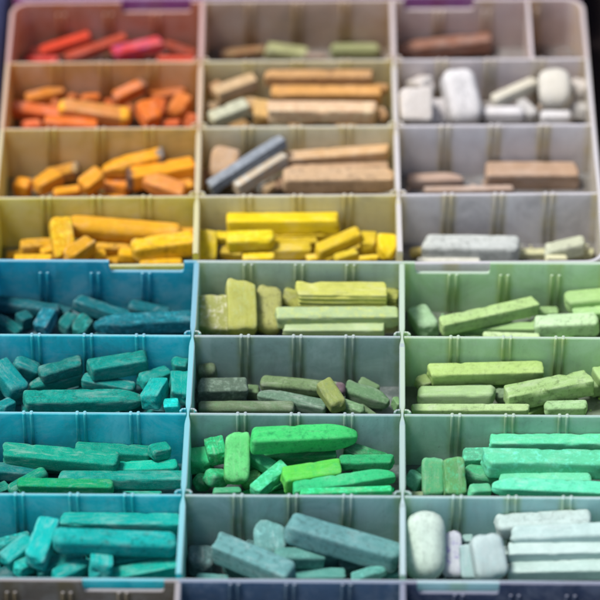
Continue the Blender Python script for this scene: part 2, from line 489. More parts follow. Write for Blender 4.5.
# ------------------------------------------------------------------ pastels
def pastel(p1, p2, w, rgb, style, label, group, smear, amount, seed, tipc=None, tip_at=None, dust=0.01):
    rng = random.Random(seed)
    p1 = Vector(p1); p2 = Vector(p2)
    ax = p2 - p1
    L = max(ax.length, w * 0.35)
    ax.normalize()
    side = Vector((-ax.y, ax.x, 0))
    if side.length < 1e-4: side = Vector((1, 0, 0))
    side.normalize()
    upw = ax.cross(side)
    mid = (p1 + p2) / 2
    small = L < w * 1.2
    crn = {'s': .085, 'b': .08, 'g': .08, 'w': .14, 'p': .13, 'P': .13, 'r': .30}[style]
    er = {'s': .17, 'b': .14, 'g': .09, 'w': .27, 'p': .2, 'P': .2, 'r': .36}[style]
    crn *= rng.uniform(.8, 1.3); er *= rng.uniform(.8, 1.3)
    er = min(er * w, L * 0.42)
    cs = []
    rad_c = min(1.0, crn * 2)
    for q in range(4):
        a0 = math.pi / 2 * q
        sx = 1 if q in (0, 3) else -1
        sy = 1 if q in (0, 1) else -1
        for k in range(4):
            a = a0 + math.pi / 2 * (k + .5) / 4 if rad_c > .5 else a0 + math.pi / 2 * k / 3
            cs.append((sx * (1 - rad_c) + rad_c * math.cos(a), sy * (1 - rad_c) + rad_c * math.sin(a)))
        # points along the flat side that follows
        if rad_c <= .9:
            p = cs[-1]
            q2 = (q + 1) % 4
            sx2 = 1 if q2 in (0, 3) else -1
            sy2 = 1 if q2 in (0, 1) else -1
            a = math.pi / 2 * q2
            nx_ = (sx2 * (1 - rad_c) + rad_c * math.cos(a), sy2 * (1 - rad_c) + rad_c * math.sin(a))
            KS = 26 if style == 'g' else 6
            for k in range(1, KS):
                cs.append((p[0] + (nx_[0] - p[0]) * k / KS, p[1] + (nx_[1] - p[1]) * k / KS))
    NA = len(cs)
    h = L / 2 + (er * .15)
    ns = max(4, min(26, int(L / w * 5)))
    # order from tip to body: k=4 is the tip
    front = [(-h + er * (1 - math.sin(math.pi / 2 * k / 4)), 1 - (er / w) * 2 * (1 - math.cos(math.pi / 2 * k / 4))) for k in range(4, -1, -1)]
    body = [(-h + er + (2 * h - 2 * er) * j / ns, 1.0) for j in range(1, ns)]
    back = [(-x, s) for (x, s) in reversed(front)]
    prof = front + body + back
    asp = rng.uniform(.95, 1.05)
    sl1, sl2 = rng.uniform(-.25, .25), rng.uniform(-.25, .25)
    if style in ('r', 'P'): sl1 *= .3
    if style in ('r', 'p'): sl2 *= .3
    roll = rng.uniform(-.12, .12) if not small else rng.uniform(-.2, .2)
    so = Vector((rng.uniform(0, 90), rng.uniform(0, 90), rng.uniform(0, 90)))
    bend = rng.uniform(-.02, .02) * w
    verts = []
    cr_, sr_ = math.cos(roll), math.sin(roll)
    for (x, s) in prof:
        s = max(s, .25)
        tp = 1.0; dz = 0.0
        tl = min(1.6 * w, L * .5)
        if style == 'p' and x > h - tl:
            k = (x - (h - tl)) / tl; tp = 1 - .55 * k * k; dz = -.12 * k * k
        if style == 'P' and x < -h + tl:
            k = (-h + tl - x) / tl; tp = 1 - .55 * k * k; dz = -.12 * k * k
        for i, (cy, cz) in enumerate(cs):
            y = cy * w / 2 * s * tp; z = (cz * s * tp + dz) * w / 2 * asp
            xx = x
            e = (x / h)
            if e < 0: xx += sl1 * y * min(1, (-e) ** 3)
            else: xx += sl2 * y * min(1, e ** 3)
            y += bend * (1 - e * e)
            q = Vector((xx, y, z))
            n_lo = noise.noise(q * (0.9 / w) + so)
            n_mi = noise.noise(q * (3.2 / w) + so * 1.7)
            edge = min(1.0, max(0.0, (min(abs(cy), abs(cz)) - .6) / .3))
            amp = (.026 if style in 'wr' else .011) * n_lo + .007 * n_mi
            if style == 'b': amp += .025 * noise.noise(q * (6 / w) + so)
            if abs(e) > .9: edge = 1.0
            if edge > 0:
                ch = noise.noise(q * (1.7 / w) + so * 2.3)
                if ch > .27: amp -= edge * (ch - .27) * (.32 if style != 'r' else .12)
            if style == 'g':
                amp += .03 * (.6 + n_lo) * math.cos((cy * 4 if abs(cz) >= abs(cy) else cz * 4) * math.pi)
            rad = Vector((0, y, z))
            if rad.length > 1e-7:
                q += rad.normalized() * amp * w
            if abs(e) > .85: q.x += (.07 * n_mi + .09 * n_lo) * w * (1 if style in 'sbwg' else .4)
            y2, z2 = q.y * cr_ - q.z * sr_, q.y * sr_ + q.z * cr_
            verts.append((q.x, y2, z2))
    nsn = len(prof)
    faces = []
    for r in range(nsn - 1):
        for i in range(NA):
            j = (i + 1) % NA
            faces.append((r * NA + i, r * NA + j, (r + 1) * NA + j, (r + 1) * NA + i))
    for r, fl in ((0, True), (nsn - 1, False)):
        # two inner rings so that the end face can be uneven
        rg = [r * NA + i for i in range(NA)]
        cx = sum(verts[k][0] for k in rg) / NA; cy = sum(verts[k][1] for k in rg) / NA; cz = sum(verts[k][2] for k in rg) / NA
        prev = rg
        for sc_ in (.66, .33):
            cur = []
            for k in rg:
                vx, vy, vz = verts[k]
                qx = cx + (vx - cx) * sc_ ; qy = cy + (vy - cy) * sc_; qz = cz + (vz - cz) * sc_
                bump = noise.noise(Vector((qx, qy, qz)) * (3.5 / w) + so) * (.05 if style != 'r' else .012) * w
                bul = er * (.12 if style != 'r' else .04) * (1 - sc_) * (-1 if fl else 1)
                verts.append((qx + bump + bul, qy, qz)); cur.append(len(verts) - 1)
            for i in range(NA):
                j = (i + 1) % NA
                faces.append((prev[i], cur[i], cur[j], prev[j]) if not fl else (prev[j], cur[j], cur[i], prev[i]))
            prev = cur
        faces.append(tuple(prev if not fl else reversed(prev)))
    o = mesh_obj("pastel_stick" if L > 2.4 * w else "pastel_piece", verts, faces, mc, smooth=True)
    me = o.data
    ca = me.color_attributes.new("tip", 'FLOAT_COLOR', 'POINT')
    for i, v in enumerate(me.vertices):
        t = 0.0
        if tipc and tip_at:
            e = v.co.x / h
            wob = noise.noise(v.co * (2 / w) + so) * .12
            for (a, b) in tip_at:
                if a <= e + wob <= b: t = 1.0
        ca.data[i].color = (t, t, t, 1)
    M = Matrix(((ax.x, side.x, upw.x, mid.x), (ax.y, side.y, upw.y, mid.y), (ax.z, side.z, upw.z, mid.z), (0, 0, 0, 1)))
    o.matrix_world = M
    o.color = (*[(v * (1 - dust * .6) + dust * .5) * .84 for v in lin(rgb)], 1)
    o['label'] = label
    o['category'] = "pastel"
    o['group'] = group
    o['smear'] = [float(v) for v in lin(smear)]
    o['smear_amount'] = float(amount)
    o['tip_colour'] = [float(v) for v in lin(tipc)] if tipc else [0.5, 0.5, 0.5]
    return o

def darker(c, k): return tuple(v * k for v in c)
# two colours on one stick: (colour, [(from, to) along the stick, -1..1])
TIPS = {
    "ochre stick with bright yellow tips": ((238, 172, 40), [(-2, -.86), (.72, 2)]),
    "long amber stick with a grey tip": ((125, 118, 112), [(.8, 2)]),
    "dull amber stick with grey rounded end at the back": ((140, 122, 100), [(.6, 2)]),
    "large amber stick with a dark stain at one end": ((95, 70, 60), [(-2, -.86)]),
    "upward leaning orange stick with a greyish broken end": ((135, 92, 66), [(.72, 2)]),
    "long moss green stick with purple end": ((92, 72, 82), [(.8, 2)]),
}
DATA = [
    ('U1L', (-990, 3269, 103), (-756, 3134, 96), 74, (150, 60, 35), 'w', 'dull brownish red stick sloping down to the side divider'),
    ('U1L', (-1987, 3230, 80), (-1918, 3178, 73), 75, (150, 45, 32), 'w', 'dark red lump half hidden beside the outer wall'),
    ('U1L', (-1703, 3063, 139), (-1268, 3268, 165), 78, (190, 72, 42), 's', 'brownish orange stick sloping up behind the crimson one'),
    ('U1L', (-1898, 3136, 138), (-1529, 3263, 186), 89, (218, 62, 25), 'w', 'bright vermilion stick leaning up at the back'),
    ('U1L', (-1356, 3118, 133), (-1001, 3204, 159), 104, (212, 44, 44), 'w', 'crimson pink stick dusted with purple'),
    ('U1L', (-2014, 3073, 120), (-1770, 3068, 120), 52, (222, 62, 50), 'w', 'bright red stick lying along the front divider'),
    ('U1L', (-1029, 3093, 98), (-758, 3073, 100), 52, (215, 72, 42), 'w', 'orange red stick at the front under the dull one'),
    ('U1M', (-558, 3163, 64), (-237, 3231, 60), 76, (152, 110, 72), 'w', 'brown wedge sloping down towards the orange side'),
    ('U1M', (-228, 3162, 115), (81, 3135, 75), 108, (168, 170, 118), 'w', 'larger sage green lump with a peaked top'),
    ('U1M', (62, 3081, 127), (213, 3079, 108), 44, (150, 125, 105), 'w', 'thin beige sliver between the two sage pieces'),
    ('U1M', (255, 3210, 70), (611, 3203, 70), 89, (152, 158, 108), 'w', 'smaller sage green lump beside the long column divider'),
    ('U1R', (755, 3149, 101), (1448, 3223, 125), 120, (142, 96, 76), 'P', 'only brown stick, tapering to a narrow end,'),
    ('U2L', (-1971, 2483, 217), (-1696, 2545, 254), 95, (206, 120, 28), 'p', 'brownish orange stick with rounded tip at the back'),
    ('U2L', (-1657, 2481, 231), (-1604, 2532, 189), 68, (190, 98, 35), 'w', 'small rusty lump against the ribbed back wall'),
    ('U2L', (-1566, 2485, 218), (-1440, 2517, 207), 66, (218, 113, 20), 'w', 'short vivid orange lump behind the yellow tipped stick'),
    ('U2L', (-1101, 2550, 177), (-816, 2549, 219), 73, (190, 102, 30), 'w', 'rusty stick lying along the back near the column divider'),
    ('U2L', (-1324, 2406, 281), (-1114, 2550, 294), 89, (216, 113, 26), 's', 'upward leaning orange stick with a greyish broken end'),
    ('U2L', (-1386, 2444, 191), (-1351, 2480, 172), 81, (200, 95, 30), 'w', 'small burnt orange lump touching the leaning stick'),
    ('U2L', (-1279, 2429, 190), (-1212, 2331, 190), 104, (186, 102, 42), 'w', 'dull brown orange chunk beside the yellow tipped stick'),
    ('U2L', (-1006, 2463, 218), (-1028, 2328, 185), 116, (206, 99, 30), 'w', 'narrow orange stick between two thicker upright ones'),
    ('U2L', (-809, 2458, 248), (-888, 2283, 228), 125, (206, 113, 36), 'w', 'thick orange stick leaning towards the column divider'),
    ('U2L', (-1792, 2451, 217), (-1693, 2446, 171), 66, (200, 106, 36), 'w', 'tiny orange stub at the yellow tip'),
    ('U2L', (-2073, 2407, 205), (-1712, 2367, 166), 102, (218, 106, 42), 'w', 'long salmon orange stick touching the outer wall'),
    ('U2L', (-1993, 2230, 181), (-1862, 2273, 159), 87, (236, 113, 62), 'r', 'pink orange rounded lump in the front corner'),
    ('U2L', (-970, 2199, 207), (-853, 2194, 219), 58, (216, 99, 46), 'w', 'flat coral stub at the foot of the narrow stick'),
    ('U2L', (-785, 2251, 203), (-767, 2281, 180), 103, (200, 99, 46), 'w', 'squat brick orange stub against the column divider'),
    ('U2L', (-1829, 2223, 220), (-1446, 2179, 213), 89, (228, 113, 30), 's', 'bright orange stick lying along the front divider'),
    ('U2L', (-1114, 2332, 281), (-1033, 2156, 260), 133, (228, 118, 32), 's', 'broad orange stick pointing towards the viewer'),
    ('U2L', (-1719, 2331, 269), (-1218, 2233, 241), 124, (206, 136, 62), 'w', 'ochre stick with bright yellow tips'),
    ('U2M', (-630, 2456, 304), (-551, 2525, 304), 76, (180, 134, 85), 'w', 'tan lump hidden behind the pale block'),
    ('U2M', (539, 2483, 296), (654, 2463, 293), 64, (170, 124, 67), 'w', 'brown stub at the end of the topmost long stick'),
    ('U2M', (-593, 2372, 333), (-310, 2535, 331), 105, (207, 173, 125), 's', 'chunky pale tan block tilted beside the column divider'),
    ('U2M', (-668, 2266, 304), (-575, 2245, 304), 82, (159, 130, 89), 'w', 'dull brown lump under the tilted tan block'),
    ('U2M', (-344, 2402, 268), (-344, 2298, 253), 74, (174, 139, 89), 'w', 'short brown piece behind the upright ochre stub'),
    ('U2M', (-233, 2512, 379), (542, 2511, 367), 89, (199, 149, 85), 'b', 'topmost long tan stick stained brown'),
    ('U2M', (585, 2232, 295), (623, 2123, 290), 70, (157, 117, 69), 'w', "dark brown stub by the white compartment's divider"),
    ('U2M', (-190, 2407, 305), (597, 2390, 305), 105, (216, 156, 73), 's', 'middle long stick in warm ochre'),
    ('U2M', (429, 2090, 283), (552, 2104, 278), 52, (199, 160, 118), 'w', 'small beige lump under the lowest long stick'),
    ('U2M', (-263, 2324, 296), (-259, 2168, 261), 115, (216, 171, 96), 's', 'upright ochre stub beside the long sticks'),
    ('U2M', (-630, 2093, 327), (-357, 2250, 331), 110, (201, 201, 170), 'w', 'pale sage stick propped in the front corner'),
    ('U2M', (-211, 2143, 361), (561, 2118, 360), 121, (216, 177, 136), 's', 'lowest long stick with a pinkish tan face'),
    ('U2R', (1746, 2378, 176), (1920, 2369, 161), 53, (174, 156, 137), 'w', 'beige sliver between the white blocks'),
    ('U2R', (853, 2529, 273), (948, 2410, 368), 127, (206, 199, 193), 's', 'square white block standing behind the larger one'),
    ('U2R', (2043, 2535, 259), (2042, 2415, 290), 127, (202, 197, 191), 'w', 'small upright white lump by the outer wall'),
    ('U2R', (2041, 2375, 180), (2037, 2262, 211), 115, (201, 199, 195), 'w', 'rounded white stub under the small upright lump'),
    ('U2R', (1416, 2337, 270), (1735, 2528, 288), 88, (208, 203, 184), 'w', 'cream stick leaning up towards the outer wall'),
    ('U2R', (1855, 2505, 407), (1866, 2270, 270), 240, (212, 207, 193), 'r', 'big rounded ivory block'),
    ('U2R', (1614, 2402, 205), (1704, 2246, 191), 91, (201, 199, 197), 'w', 'slim greyish white stub leaning on the flat white bar'),
    ('U2R', (1019, 2393, 238), (1015, 2234, 139), 131, (206, 202, 202), 's', 'narrow white block between two broader ones'),
    ('U2R', (840, 2284, 415), (834, 2051, 281), 237, (211, 203, 195), 's', 'broad white block in the front corner'),
    ('U2R', (1344, 2299, 190), (1633, 2226, 245), 94, (210, 208, 210), 'w', 'flat white bar lying along the front divider'),
    ('U2R', (1750, 2116, 296), (1964, 2112, 296), 87, (211, 208, 206), 'w', 'flat white chunk at the foot of the ivory block'),
    ('U2R', (1147, 2501, 408), (1211, 2188, 203), 242, (223, 220, 219), 'r', 'tallest bright white block leaning back'),
    ('U3L', (-1804, 1728, 120), (-1569, 1786, 138), 104, (200, 136, 32), 'w', 'dull amber stick with grey rounded end at the back'),
    ('U3L', (-1522, 1676, 117), (-1414, 1786, 103), 77, (206, 136, 36), 'w', 'slim dull amber stub under the grey tipped stick'),
    ('U3L', (-1399, 1714, 179), (-951, 1775, 260), 119, (240, 166, 16), 'P', 'long amber stick with a grey tip'),
    ('U3L', (-1384, 1702, 74), (-1209, 1647, 77), 104, (236, 142, 15), 'w', 'deep orange lump under the long grey tipped stick'),
    ('U3L', (-898, 1540, 152), (-745, 1576, 152), 90, (220, 146, 30), 'w', 'amber stub at the foot of the column divider'),
    ('U3L', (-1862, 1546, 178), (-1700, 1665, 190), 118, (222, 152, 20), 'w', 'thick golden amber chunk leaning against the bright wedge'),
    ('U3L', (-1978, 1549, 146), (-1937, 1669, 147), 120, (246, 162, 10), 'p', 'brightest orange yellow wedge by the outer wall'),
    ('U3L', (-1738, 1514, 150), (-1538, 1554, 148), 69, (236, 162, 16), 'w', 'flat golden piece along the front divider'),
    ('U3L', (-1526, 1487, 217), (-1403, 1614, 234), 119, (230, 156, 26), 's', 'amber chunk leaning up in the middle of the heap'),
    ('U3L', (-1214, 1614, 189), (-742, 1714, 203), 138, (240, 162, 15), 's', 'large amber stick with a dark stain at one end'),
    ('U3L', (-1095, 1527, 251), (-810, 1411, 218), 124, (216, 138, 62), 'P', 'peach coloured stick lying in front of the large amber one'),
    ('U3M', (-657, 1721, 163), (-646, 1578, 131), 84, (150, 116, 80), 'w', 'brown sliver next to the column divider'),
    ('U3M', (-499, 1758, 321), (-529, 1562, 210), 212, (186, 152, 116), 'w', 'pinkish beige block standing behind the grey stick'),
    ('U3M', (-105, 1780, 214), (644, 1775, 280), 93, (206, 166, 116), 's', 'upper long peach beige stick'),
    ('U3M', (-94, 1675, 209), (638, 1694, 209), 54, (196, 160, 122), 's', 'thin middle long stick, mostly covered,'),
    ('U3M', (-156, 1499, 180), (-100, 1590, 189), 54, (122, 92, 62), 'w', 'dark brown bit between the beige sticks'),
    ('U3M', (-244, 1480, 175), (-176, 1575, 160), 75, (176, 146, 102), 'w', 'short tan stub under the cream stick'),
    ('U3M', (-105, 1491, 262), (672, 1519, 235), 141, (202, 168, 128), 's', 'lowest long stick, thick with a pale top,'),
    ('U3M', (-625, 1360, 315), (-106, 1794, 380), 87, (128, 136, 144), 's', 'blue grey stick lying diagonally'),
    ('U3M', (-452, 1421, 256), (-105, 1721, 288), 103, (208, 188, 158), 's', 'cream stick with bluish dust lying diagonally'),
    ('U3R', (784, 1690, 70), (1175, 1704, 70), 92, (188, 162, 146), 'p', 'short taupe stick with a sloping end'),
    ('U3R', (1342, 1715, 96), (1989, 1702, 96), 148, (178, 148, 122), 's', 'large taupe bar'),
    ('U3R', (894, 1589, 70), (1528, 1598, 70), 46, (192, 168, 152), 'w', 'thin pale strip along the front divider'),
    ('U4L', (-862, 1048, 173), (-729, 1046, 172), 63, (218, 157, 26), 'w', 'golden stub touching the column divider at the back'),
    ('U4L', (-1943, 917, 166), (-1713, 944, 157), 95, (218, 163, 20), 'w', 'dark golden piece low by the outer wall'),
    ('U4L', (-1604, 1013, 280), (-825, 960, 230), 151, (223, 163, 26), 'r', 'longest golden stick with rounded ends'),
    ('U4L', (-1797, 838, 179), (-1704, 872, 180), 63, (228, 172, 20), 'w', 'small yellow bit under the upright stick'),
    ('U4L', (-1414, 916, 158), (-1175, 944, 147), 89, (228, 172, 16), 'w', 'short golden piece under the longest stick'),
    ('U4L', (-1658, 948, 397), (-1626, 729, 237), 152, (232, 176, 16), 's', 'upright golden stick'),
    ('U4L', (-1588, 617, 325), (-1438, 807, 296), 113, (209, 153, 16), 'w', 'brownish gold wedge leaning at the foot of the upright stick'),
    ('U4L', (-1974, 727, 213), (-1709, 664, 264), 76, (233, 178, 15), 'w', 'flat bright piece in the front corner'),
    ('U4L', (-1455, 765, 177), (-1346, 821, 177), 76, (228, 172, 16), 'w', 'pale gold stub beside the brownish wedge'),
    ('U4L', (-1257, 843, 154), (-1125, 837, 148), 94, (233, 178, 10), 'r', 'rounded yellow lump beside the big bright stick'),
    ('U4L', (-1106, 719, 177), (-816, 724, 177), 57, (232, 180, 20), 'w', 'thin yellow strip along the low front wall'),
    ('U4L', (-1156, 783, 243), (-729, 838, 260), 132, (238, 188, 16), 'w', 'big bright yellow stick by the column divider'),
    ('U4M', (-587, 957, 200), (-483, 943, 211), 79, (225, 196, 20), 'w', 'small lemon stub between the upright block and long bar'),
    ('U4M', (-217, 898, 199), (129, 890, 210), 56, (197, 170, 30), 'w', 'dull mustard strip under the long bar'),
    ('U4M', (-217, 971, 201), (278, 975, 199), 69, (221, 190, 16), 's', 'lemon bar lying under the longest one'),
    ('U4M', (-501, 1016, 278), (278, 1005, 283), 117, (237, 207, 10), 's', 'longest bright lemon bar'),
    ('U4M', (-641, 921, 287), (-649, 745, 168), 144, (221, 193, 20), 's', 'upright lemon block against the golden side divider'),
    ('U4M', (-549, 830, 180), (-382, 782, 195), 73, (186, 159, 46), 'w', 'dirty mustard lump in front'),
    ('U4M', (-215, 825, 181), (85, 814, 194), 101, (207, 180, 32), 'w', 'greyish yellow stick in the middle front'),
    ('U4M', (494, 972, 185), (478, 840, 187), 114, (211, 184, 36), 's', 'dusty yellow stub standing beside the pointed one'),
    ('U4M', (602, 904, 220), (610, 731, 210), 134, (237, 203, 10), 'p', 'pointed lemon stub by the far column divider'),
    ('U4M', (-391, 708, 222), (-177, 714, 222), 62, (241, 208, 15), 'w', 'bright lemon strip along the front wall'),
    ('U4M', (249, 689, 222), (403, 751, 222), 67, (211, 184, 32), 'w', 'mustard lump under the leaning stick'),
    ('U4M', (413, 670, 233), (542, 684, 236), 45, (231, 197, 20), 'w', 'tiny lemon bit under the standing stub'),
    ('U4M', (53, 721, 195), (170, 755, 188), 56, (235, 201, 16), 'w', 'small bright yellow bit at the front centre'),
    ('U4M', (122, 717, 263), (416, 905, 263), 101, (217, 184, 32), 'w', 'dusty gold stick leaning up'),
    ('U4M', (-500, 827, 276), (-177, 828, 288), 118, (231, 203, 16), 'w', 'bright lemon block on top at the front'),
    ('U4R', (776, 934, 58), (898, 943, 58), 73, (216, 196, 110), 'r', 'small pale yellow lump'),
    ('U4R', (1509, 918, 51), (2053, 908, 51), 59, (206, 206, 162), 's', 'long cream stick behind the mottled lump'),
    ('U4R', (869, 874, 147), (1524, 862, 137), 158, (196, 202, 198), 'w', 'large dusty white stick'),
    ('U4R', (1716, 852, 106), (1991, 902, 140), 113, (194, 200, 174), 'w', 'mottled greenish white lump'),
    ('U4R', (819, 788, 112), (1256, 776, 115), 39, (215, 215, 202), 'w', 'flat white flake along the low front wall'),
    ('U4R', (1713, 778, 125), (1859, 797, 105), 45, (226, 226, 186), 'w', 'small cream flake under the mottled lump'),
    ('L1L', (-2101, 389, 127), (-1655, 308, 111), 90, (4, 97, 106), 'w', 'long dark stick at the back by the outer wall'),
    ('L1L', (-1700, 389, 61), (-1582, 339, 57), 72, (4, 92, 101), 'w', 'short dark piece against the ribbed back wall'),
    ('L1L', (-1545, 373, 138), (-1184, 240, 93), 96, (4, 112, 121), 'w', 'blue stick sloping down behind the pointed one'),
    ('L1L', (-1174, 361, 106), (-896, 282, 95), 96, (4, 102, 112), 'r', 'rounded dark blue stick under the notched wall'),
    ('L1L', (-2074, 221, 119), (-1917, 72, 119), 85, (4, 108, 106), 's', 'teal stick leaning down at the outer wall'),
    ('L1L', (-1933, 207, 110), (-1855, 268, 89), 96, (4, 106, 110), 's', 'small square ended dark teal block'),
    ('L1L', (-1775, 85, 140), (-1707, 241, 161), 109, (4, 114, 130), 's', 'bluest upright stick in the row of three'),
    ('L1L', (-1624, 141, 95), (-1552, 266, 90), 105, (4, 118, 116), 'w', 'middle upright teal stick in the row of three'),
    ('L1L', (-1521, 108, 85), (-1454, 229, 104), 113, (4, 118, 112), 'w', 'upright green tinged stick touching the pointed one'),
    ('L1L', (-1401, 126, 151), (-742, 191, 116), 119, (4, 108, 121), 'P', 'large blue stick with a pointed end'),
    ('L1M', (-67, 299, 215), (-42, 332, 187), 127, (163, 168, 69), 's', 'olive stub behind the grooved stick'),
    ('L1M', (539, 300, 200), (667, 296, 184), 126, (158, 163, 67), 'g', 'rough olive end showing beside the grooved stick'),
    ('L1M', (-594, 271, 257), (-589, 56, 115), 225, (165, 170, 90), 's', 'upright olive block with a whitish stripe'),
    ('L1M', (-212, 331, 278), (-228, 78, 99), 178, (173, 175, 95), 'w', 'upright grey olive block beside the long sticks'),
    ('L1M', (-407, 286, 366), (-398, 7, 169), 201, (182, 184, 84), 's', 'tallest upright olive block'),
    ('L1M', (506, 61, 150), (662, 82, 146), 66, (126, 126, 78), 'w', 'dark olive end under the grey green stick'),
    ('L1M', (-19, 225, 313), (586, 219, 299), 146, (196, 199, 90), 'g', 'yellow olive stick with lengthwise grooves'),
    ('L1M', (-163, 71, 244), (664, 80, 231), 109, (169, 192, 137), 'b', 'long grey green stick with chipped end'),
    ('L1M', (-111, 1, 196), (568, -9, 194), 73, (173, 196, 143), 's', 'lower grey green stick along the front divider'),
    ('L1R', (1636, 241, 106), (1768, 225, 118), 66, (126, 166, 96), 'w', 'dark green stub behind the slanting stick'),
    ('L1R', (1821, 239, 197), (2106, 255, 205), 133, (150, 192, 112), 'w', 'large green chunk at the back by the outer wall'),
    ('L1R', (1862, 143, 171), (2101, 156, 184), 77, (150, 196, 122), 'w', 'green piece below the large chunk'),
    ('L1R', (969, 104, 84), (1621, 87, 89), 78, (150, 192, 116), 's', 'long green stick lying under the slanting one'),
    ('L1R', (796, 244, 124), (881, 50, 119), 147, (142, 184, 134), 'w', 'blunt grey green wedge by the column divider'),
    ('L1R', (953, 7, 206), (1610, 231, 183), 104, (168, 204, 122), 's', 'slanting long pale green stick'),
    ('L1R', (1242, -29, 146), (1625, -56, 146), 49, (186, 216, 152), 'w', 'thin whitish green strip along the front divider'),
    ('L1R', (1600, 31, 168), (2024, 54, 167), 126, (186, 221, 168), 'w', 'thick pale block with mottled underside'),
    ('L2L', (-1916, -376, 264), (-1768, -381, 182), 104, (0, 131, 131), 'w', 'stubby teal chunk at the back by the outer wall'),
    ('L2L', (-1742, -499, 271), (-1469, -389, 271), 103, (0, 116, 109), 'w', 'dark green stick leaning against the back wall'),
    ('L2L', (-1464, -475, 200), (-1116, -542, 167), 86, (0, 138, 131), 'w', 'slim teal stick under the square ended one'),
    ('L2L', (-1814, -508, 170), (-1474, -387, 169), 109, (0, 127, 118), 'P', 'tapered dark teal stick'),
    ('L2L', (-1412, -484, 294), (-1034, -407, 302), 119, (0, 138, 127), 's', 'square ended teal stick at the back'),
    ('L2L', (-1070, -549, 242), (-892, -402, 182), 97, (0, 149, 138), 'w', 'teal stick lying behind the leaning one'),
    ('L2L', (-859, -397, 263), (-761, -399, 247), 86, (0, 142, 131), 'w', 'small teal stub by the column divider'),
    ('L2L', (-813, -503, 250), (-802, -706, 227), 133, (0, 153, 142), 's', 'upright teal stick against the column divider'),
    ('L2L', (-1998, -810, 254), (-1922, -719, 218), 85, (0, 142, 142), 'w', 'teal stub in the front corner'),
    ('L2L', (-2033, -414, 281), (-1877, -620, 218), 141, (0, 142, 142), 's', 'thick teal stick leaning down at the outer wall'),
    ('L2L', (-1837, -744, 261), (-1065, -660, 185), 120, (0, 149, 133), 'p', 'longest teal stick along the front divider'),
    ('L2L', (-1008, -767, 259), (-936, -578, 252), 122, (0, 170, 160), 's', 'bright teal stick leaning up'),
    ('L2L', (-905, -789, 242), (-810, -804, 261), 81, (0, 187, 177), 's', 'brightest turquoise cube'),
    ('L2M', (-629, -368, 188), (-625, -453, 193), 127, (95, 116, 84), 'r', 'small dark lump standing behind the short block'),
    ('L2M', (-691, -584, 190), (-361, -530, 141), 128, (90, 112, 95), 's', 'short dark grey green block'),
    ('L2M', (393, -441, 111), (513, -512, 89), 76, (105, 137, 95), 'w', 'pointed green bit against the back wall'),
    ('L2M', (306, -498, 98), (580, -652, 122), 113, (95, 133, 95), 'p', 'broad green stick by the column divider'),
    ('L2M', (612, -724, 173), (655, -709, 163), 81, (105, 148, 95), 'w', 'green stub against the column divider'),
    ('L2M', (-267, -474, 151), (292, -575, 165), 97, (112, 139, 95), 'r', 'long moss green stick with purple end'),
    ('L2M', (-288, -603, 162), (163, -719, 140), 91, (95, 128, 105), 'P', 'bluish green stick under the moss green one'),
    ('L2M', (-680, -725, 167), (-50, -743, 173), 86, (105, 128, 95), 'r', 'long dark green stick along the front divider'),
    ('L2M', (271, -700, 157), (416, -777, 158), 70, (105, 143, 101), 'w', 'small green stub at the foot of the upright one'),
    ('L2M', (145, -584, 246), (251, -789, 214), 115, (139, 154, 84), 'w', 'olive stick lying across the others'),
    ('L2R', (783, -501, 140), (860, -462, 132), 92, (132, 162, 80), 'w', 'small olive stub beside the long stick'),
    ('L2R', (1304, -571, 97), (1457, -601, 131), 81, (96, 132, 84), 'w', 'dark green stub between the two blocks'),
    ('L2R', (859, -497, 228), (1619, -476, 222), 113, (168, 204, 104), 's', 'long bright lime stick at the back'),
    ('L2R', (1919, -523, 117), (2045, -489, 105), 108, (122, 157, 94), 'w', 'dull green piece behind the mottled block'),
    ('L2R', (1987, -450, 213), (2036, -559, 198), 93, (150, 192, 110), 'w', 'lime piece against the outer wall'),
    ('L2R', (780, -636, 158), (1286, -639, 161), 113, (152, 190, 124), 'w', 'wide block with a bluish green face'),
    ('L2R', (1620, -775, 165), (1898, -770, 165), 86, (150, 197, 130), 'w', 'pale lime lump under the mottled block'),
    ('L2R', (1363, -718, 211), (1928, -583, 222), 137, (146, 186, 104), 'b', 'thick block with dark mottled side'),
    ('L2R', (736, -792, 188), (1509, -817, 198), 64, (166, 202, 130), 'w', 'long flat lime stick along the front divider'),
    ('L3L', (-1490, -1139, 185), (-994, -1153, 153), 101, (0, 149, 127), 'w', 'stick at the back, partly behind the longest one,'),
    ('L3L', (-990, -1214, 228), (-871, -1164, 211), 90, (0, 155, 133), 'w', 'small block at the back'),
    ('L3L', (-2020, -1252, 121), (-1711, -1260, 88), 95, (0, 120, 120), 'w', 'dark stick low at the outer wall'),
    ('L3L', (-1227, -1249, 105), (-816, -1250, 126), 95, (0, 183, 155), 'w', 'brightest stick under the small block'),
    ('L3L', (-1582, -1375, 152), (-767, -1389, 152), 95, (0, 149, 133), 's', 'long dark stick along the front divider'),
    ('L3L', (-1908, -1446, 119), (-1677, -1305, 157), 90, (0, 142, 116), 'r', 'rounded stick leaning up'),
    ('L3L', (-1850, -1460, 195), (-1233, -1468, 175), 79, (0, 157, 100), 'w', 'greenest flat stick along the front divider'),
    ('L3L', (-1959, -1163, 188), (-1209, -1284, 204), 125, (0, 155, 129), 's', 'longest thick stick on top of the heap'),
    ('L3M', (292, -1204, 231), (558, -1306, 207), 90, (0, 122, 66), 'w', 'dark green stick at the back by the far divider'),
    ('L3M', (-577, -1145, 254), (-548, -1304, 251), 128, (10, 168, 102), 's', 'upright green block behind the pale one'),
    ('L3M', (-257, -1233, 192), (224, -1258, 225), 85, (15, 154, 82), 's', 'deep green stick under the bright pointed one'),
    ('L3M', (240, -1338, 240), (593, -1366, 270), 84, (0, 164, 98), 'w', 'green stick emerging from under the lime block'),
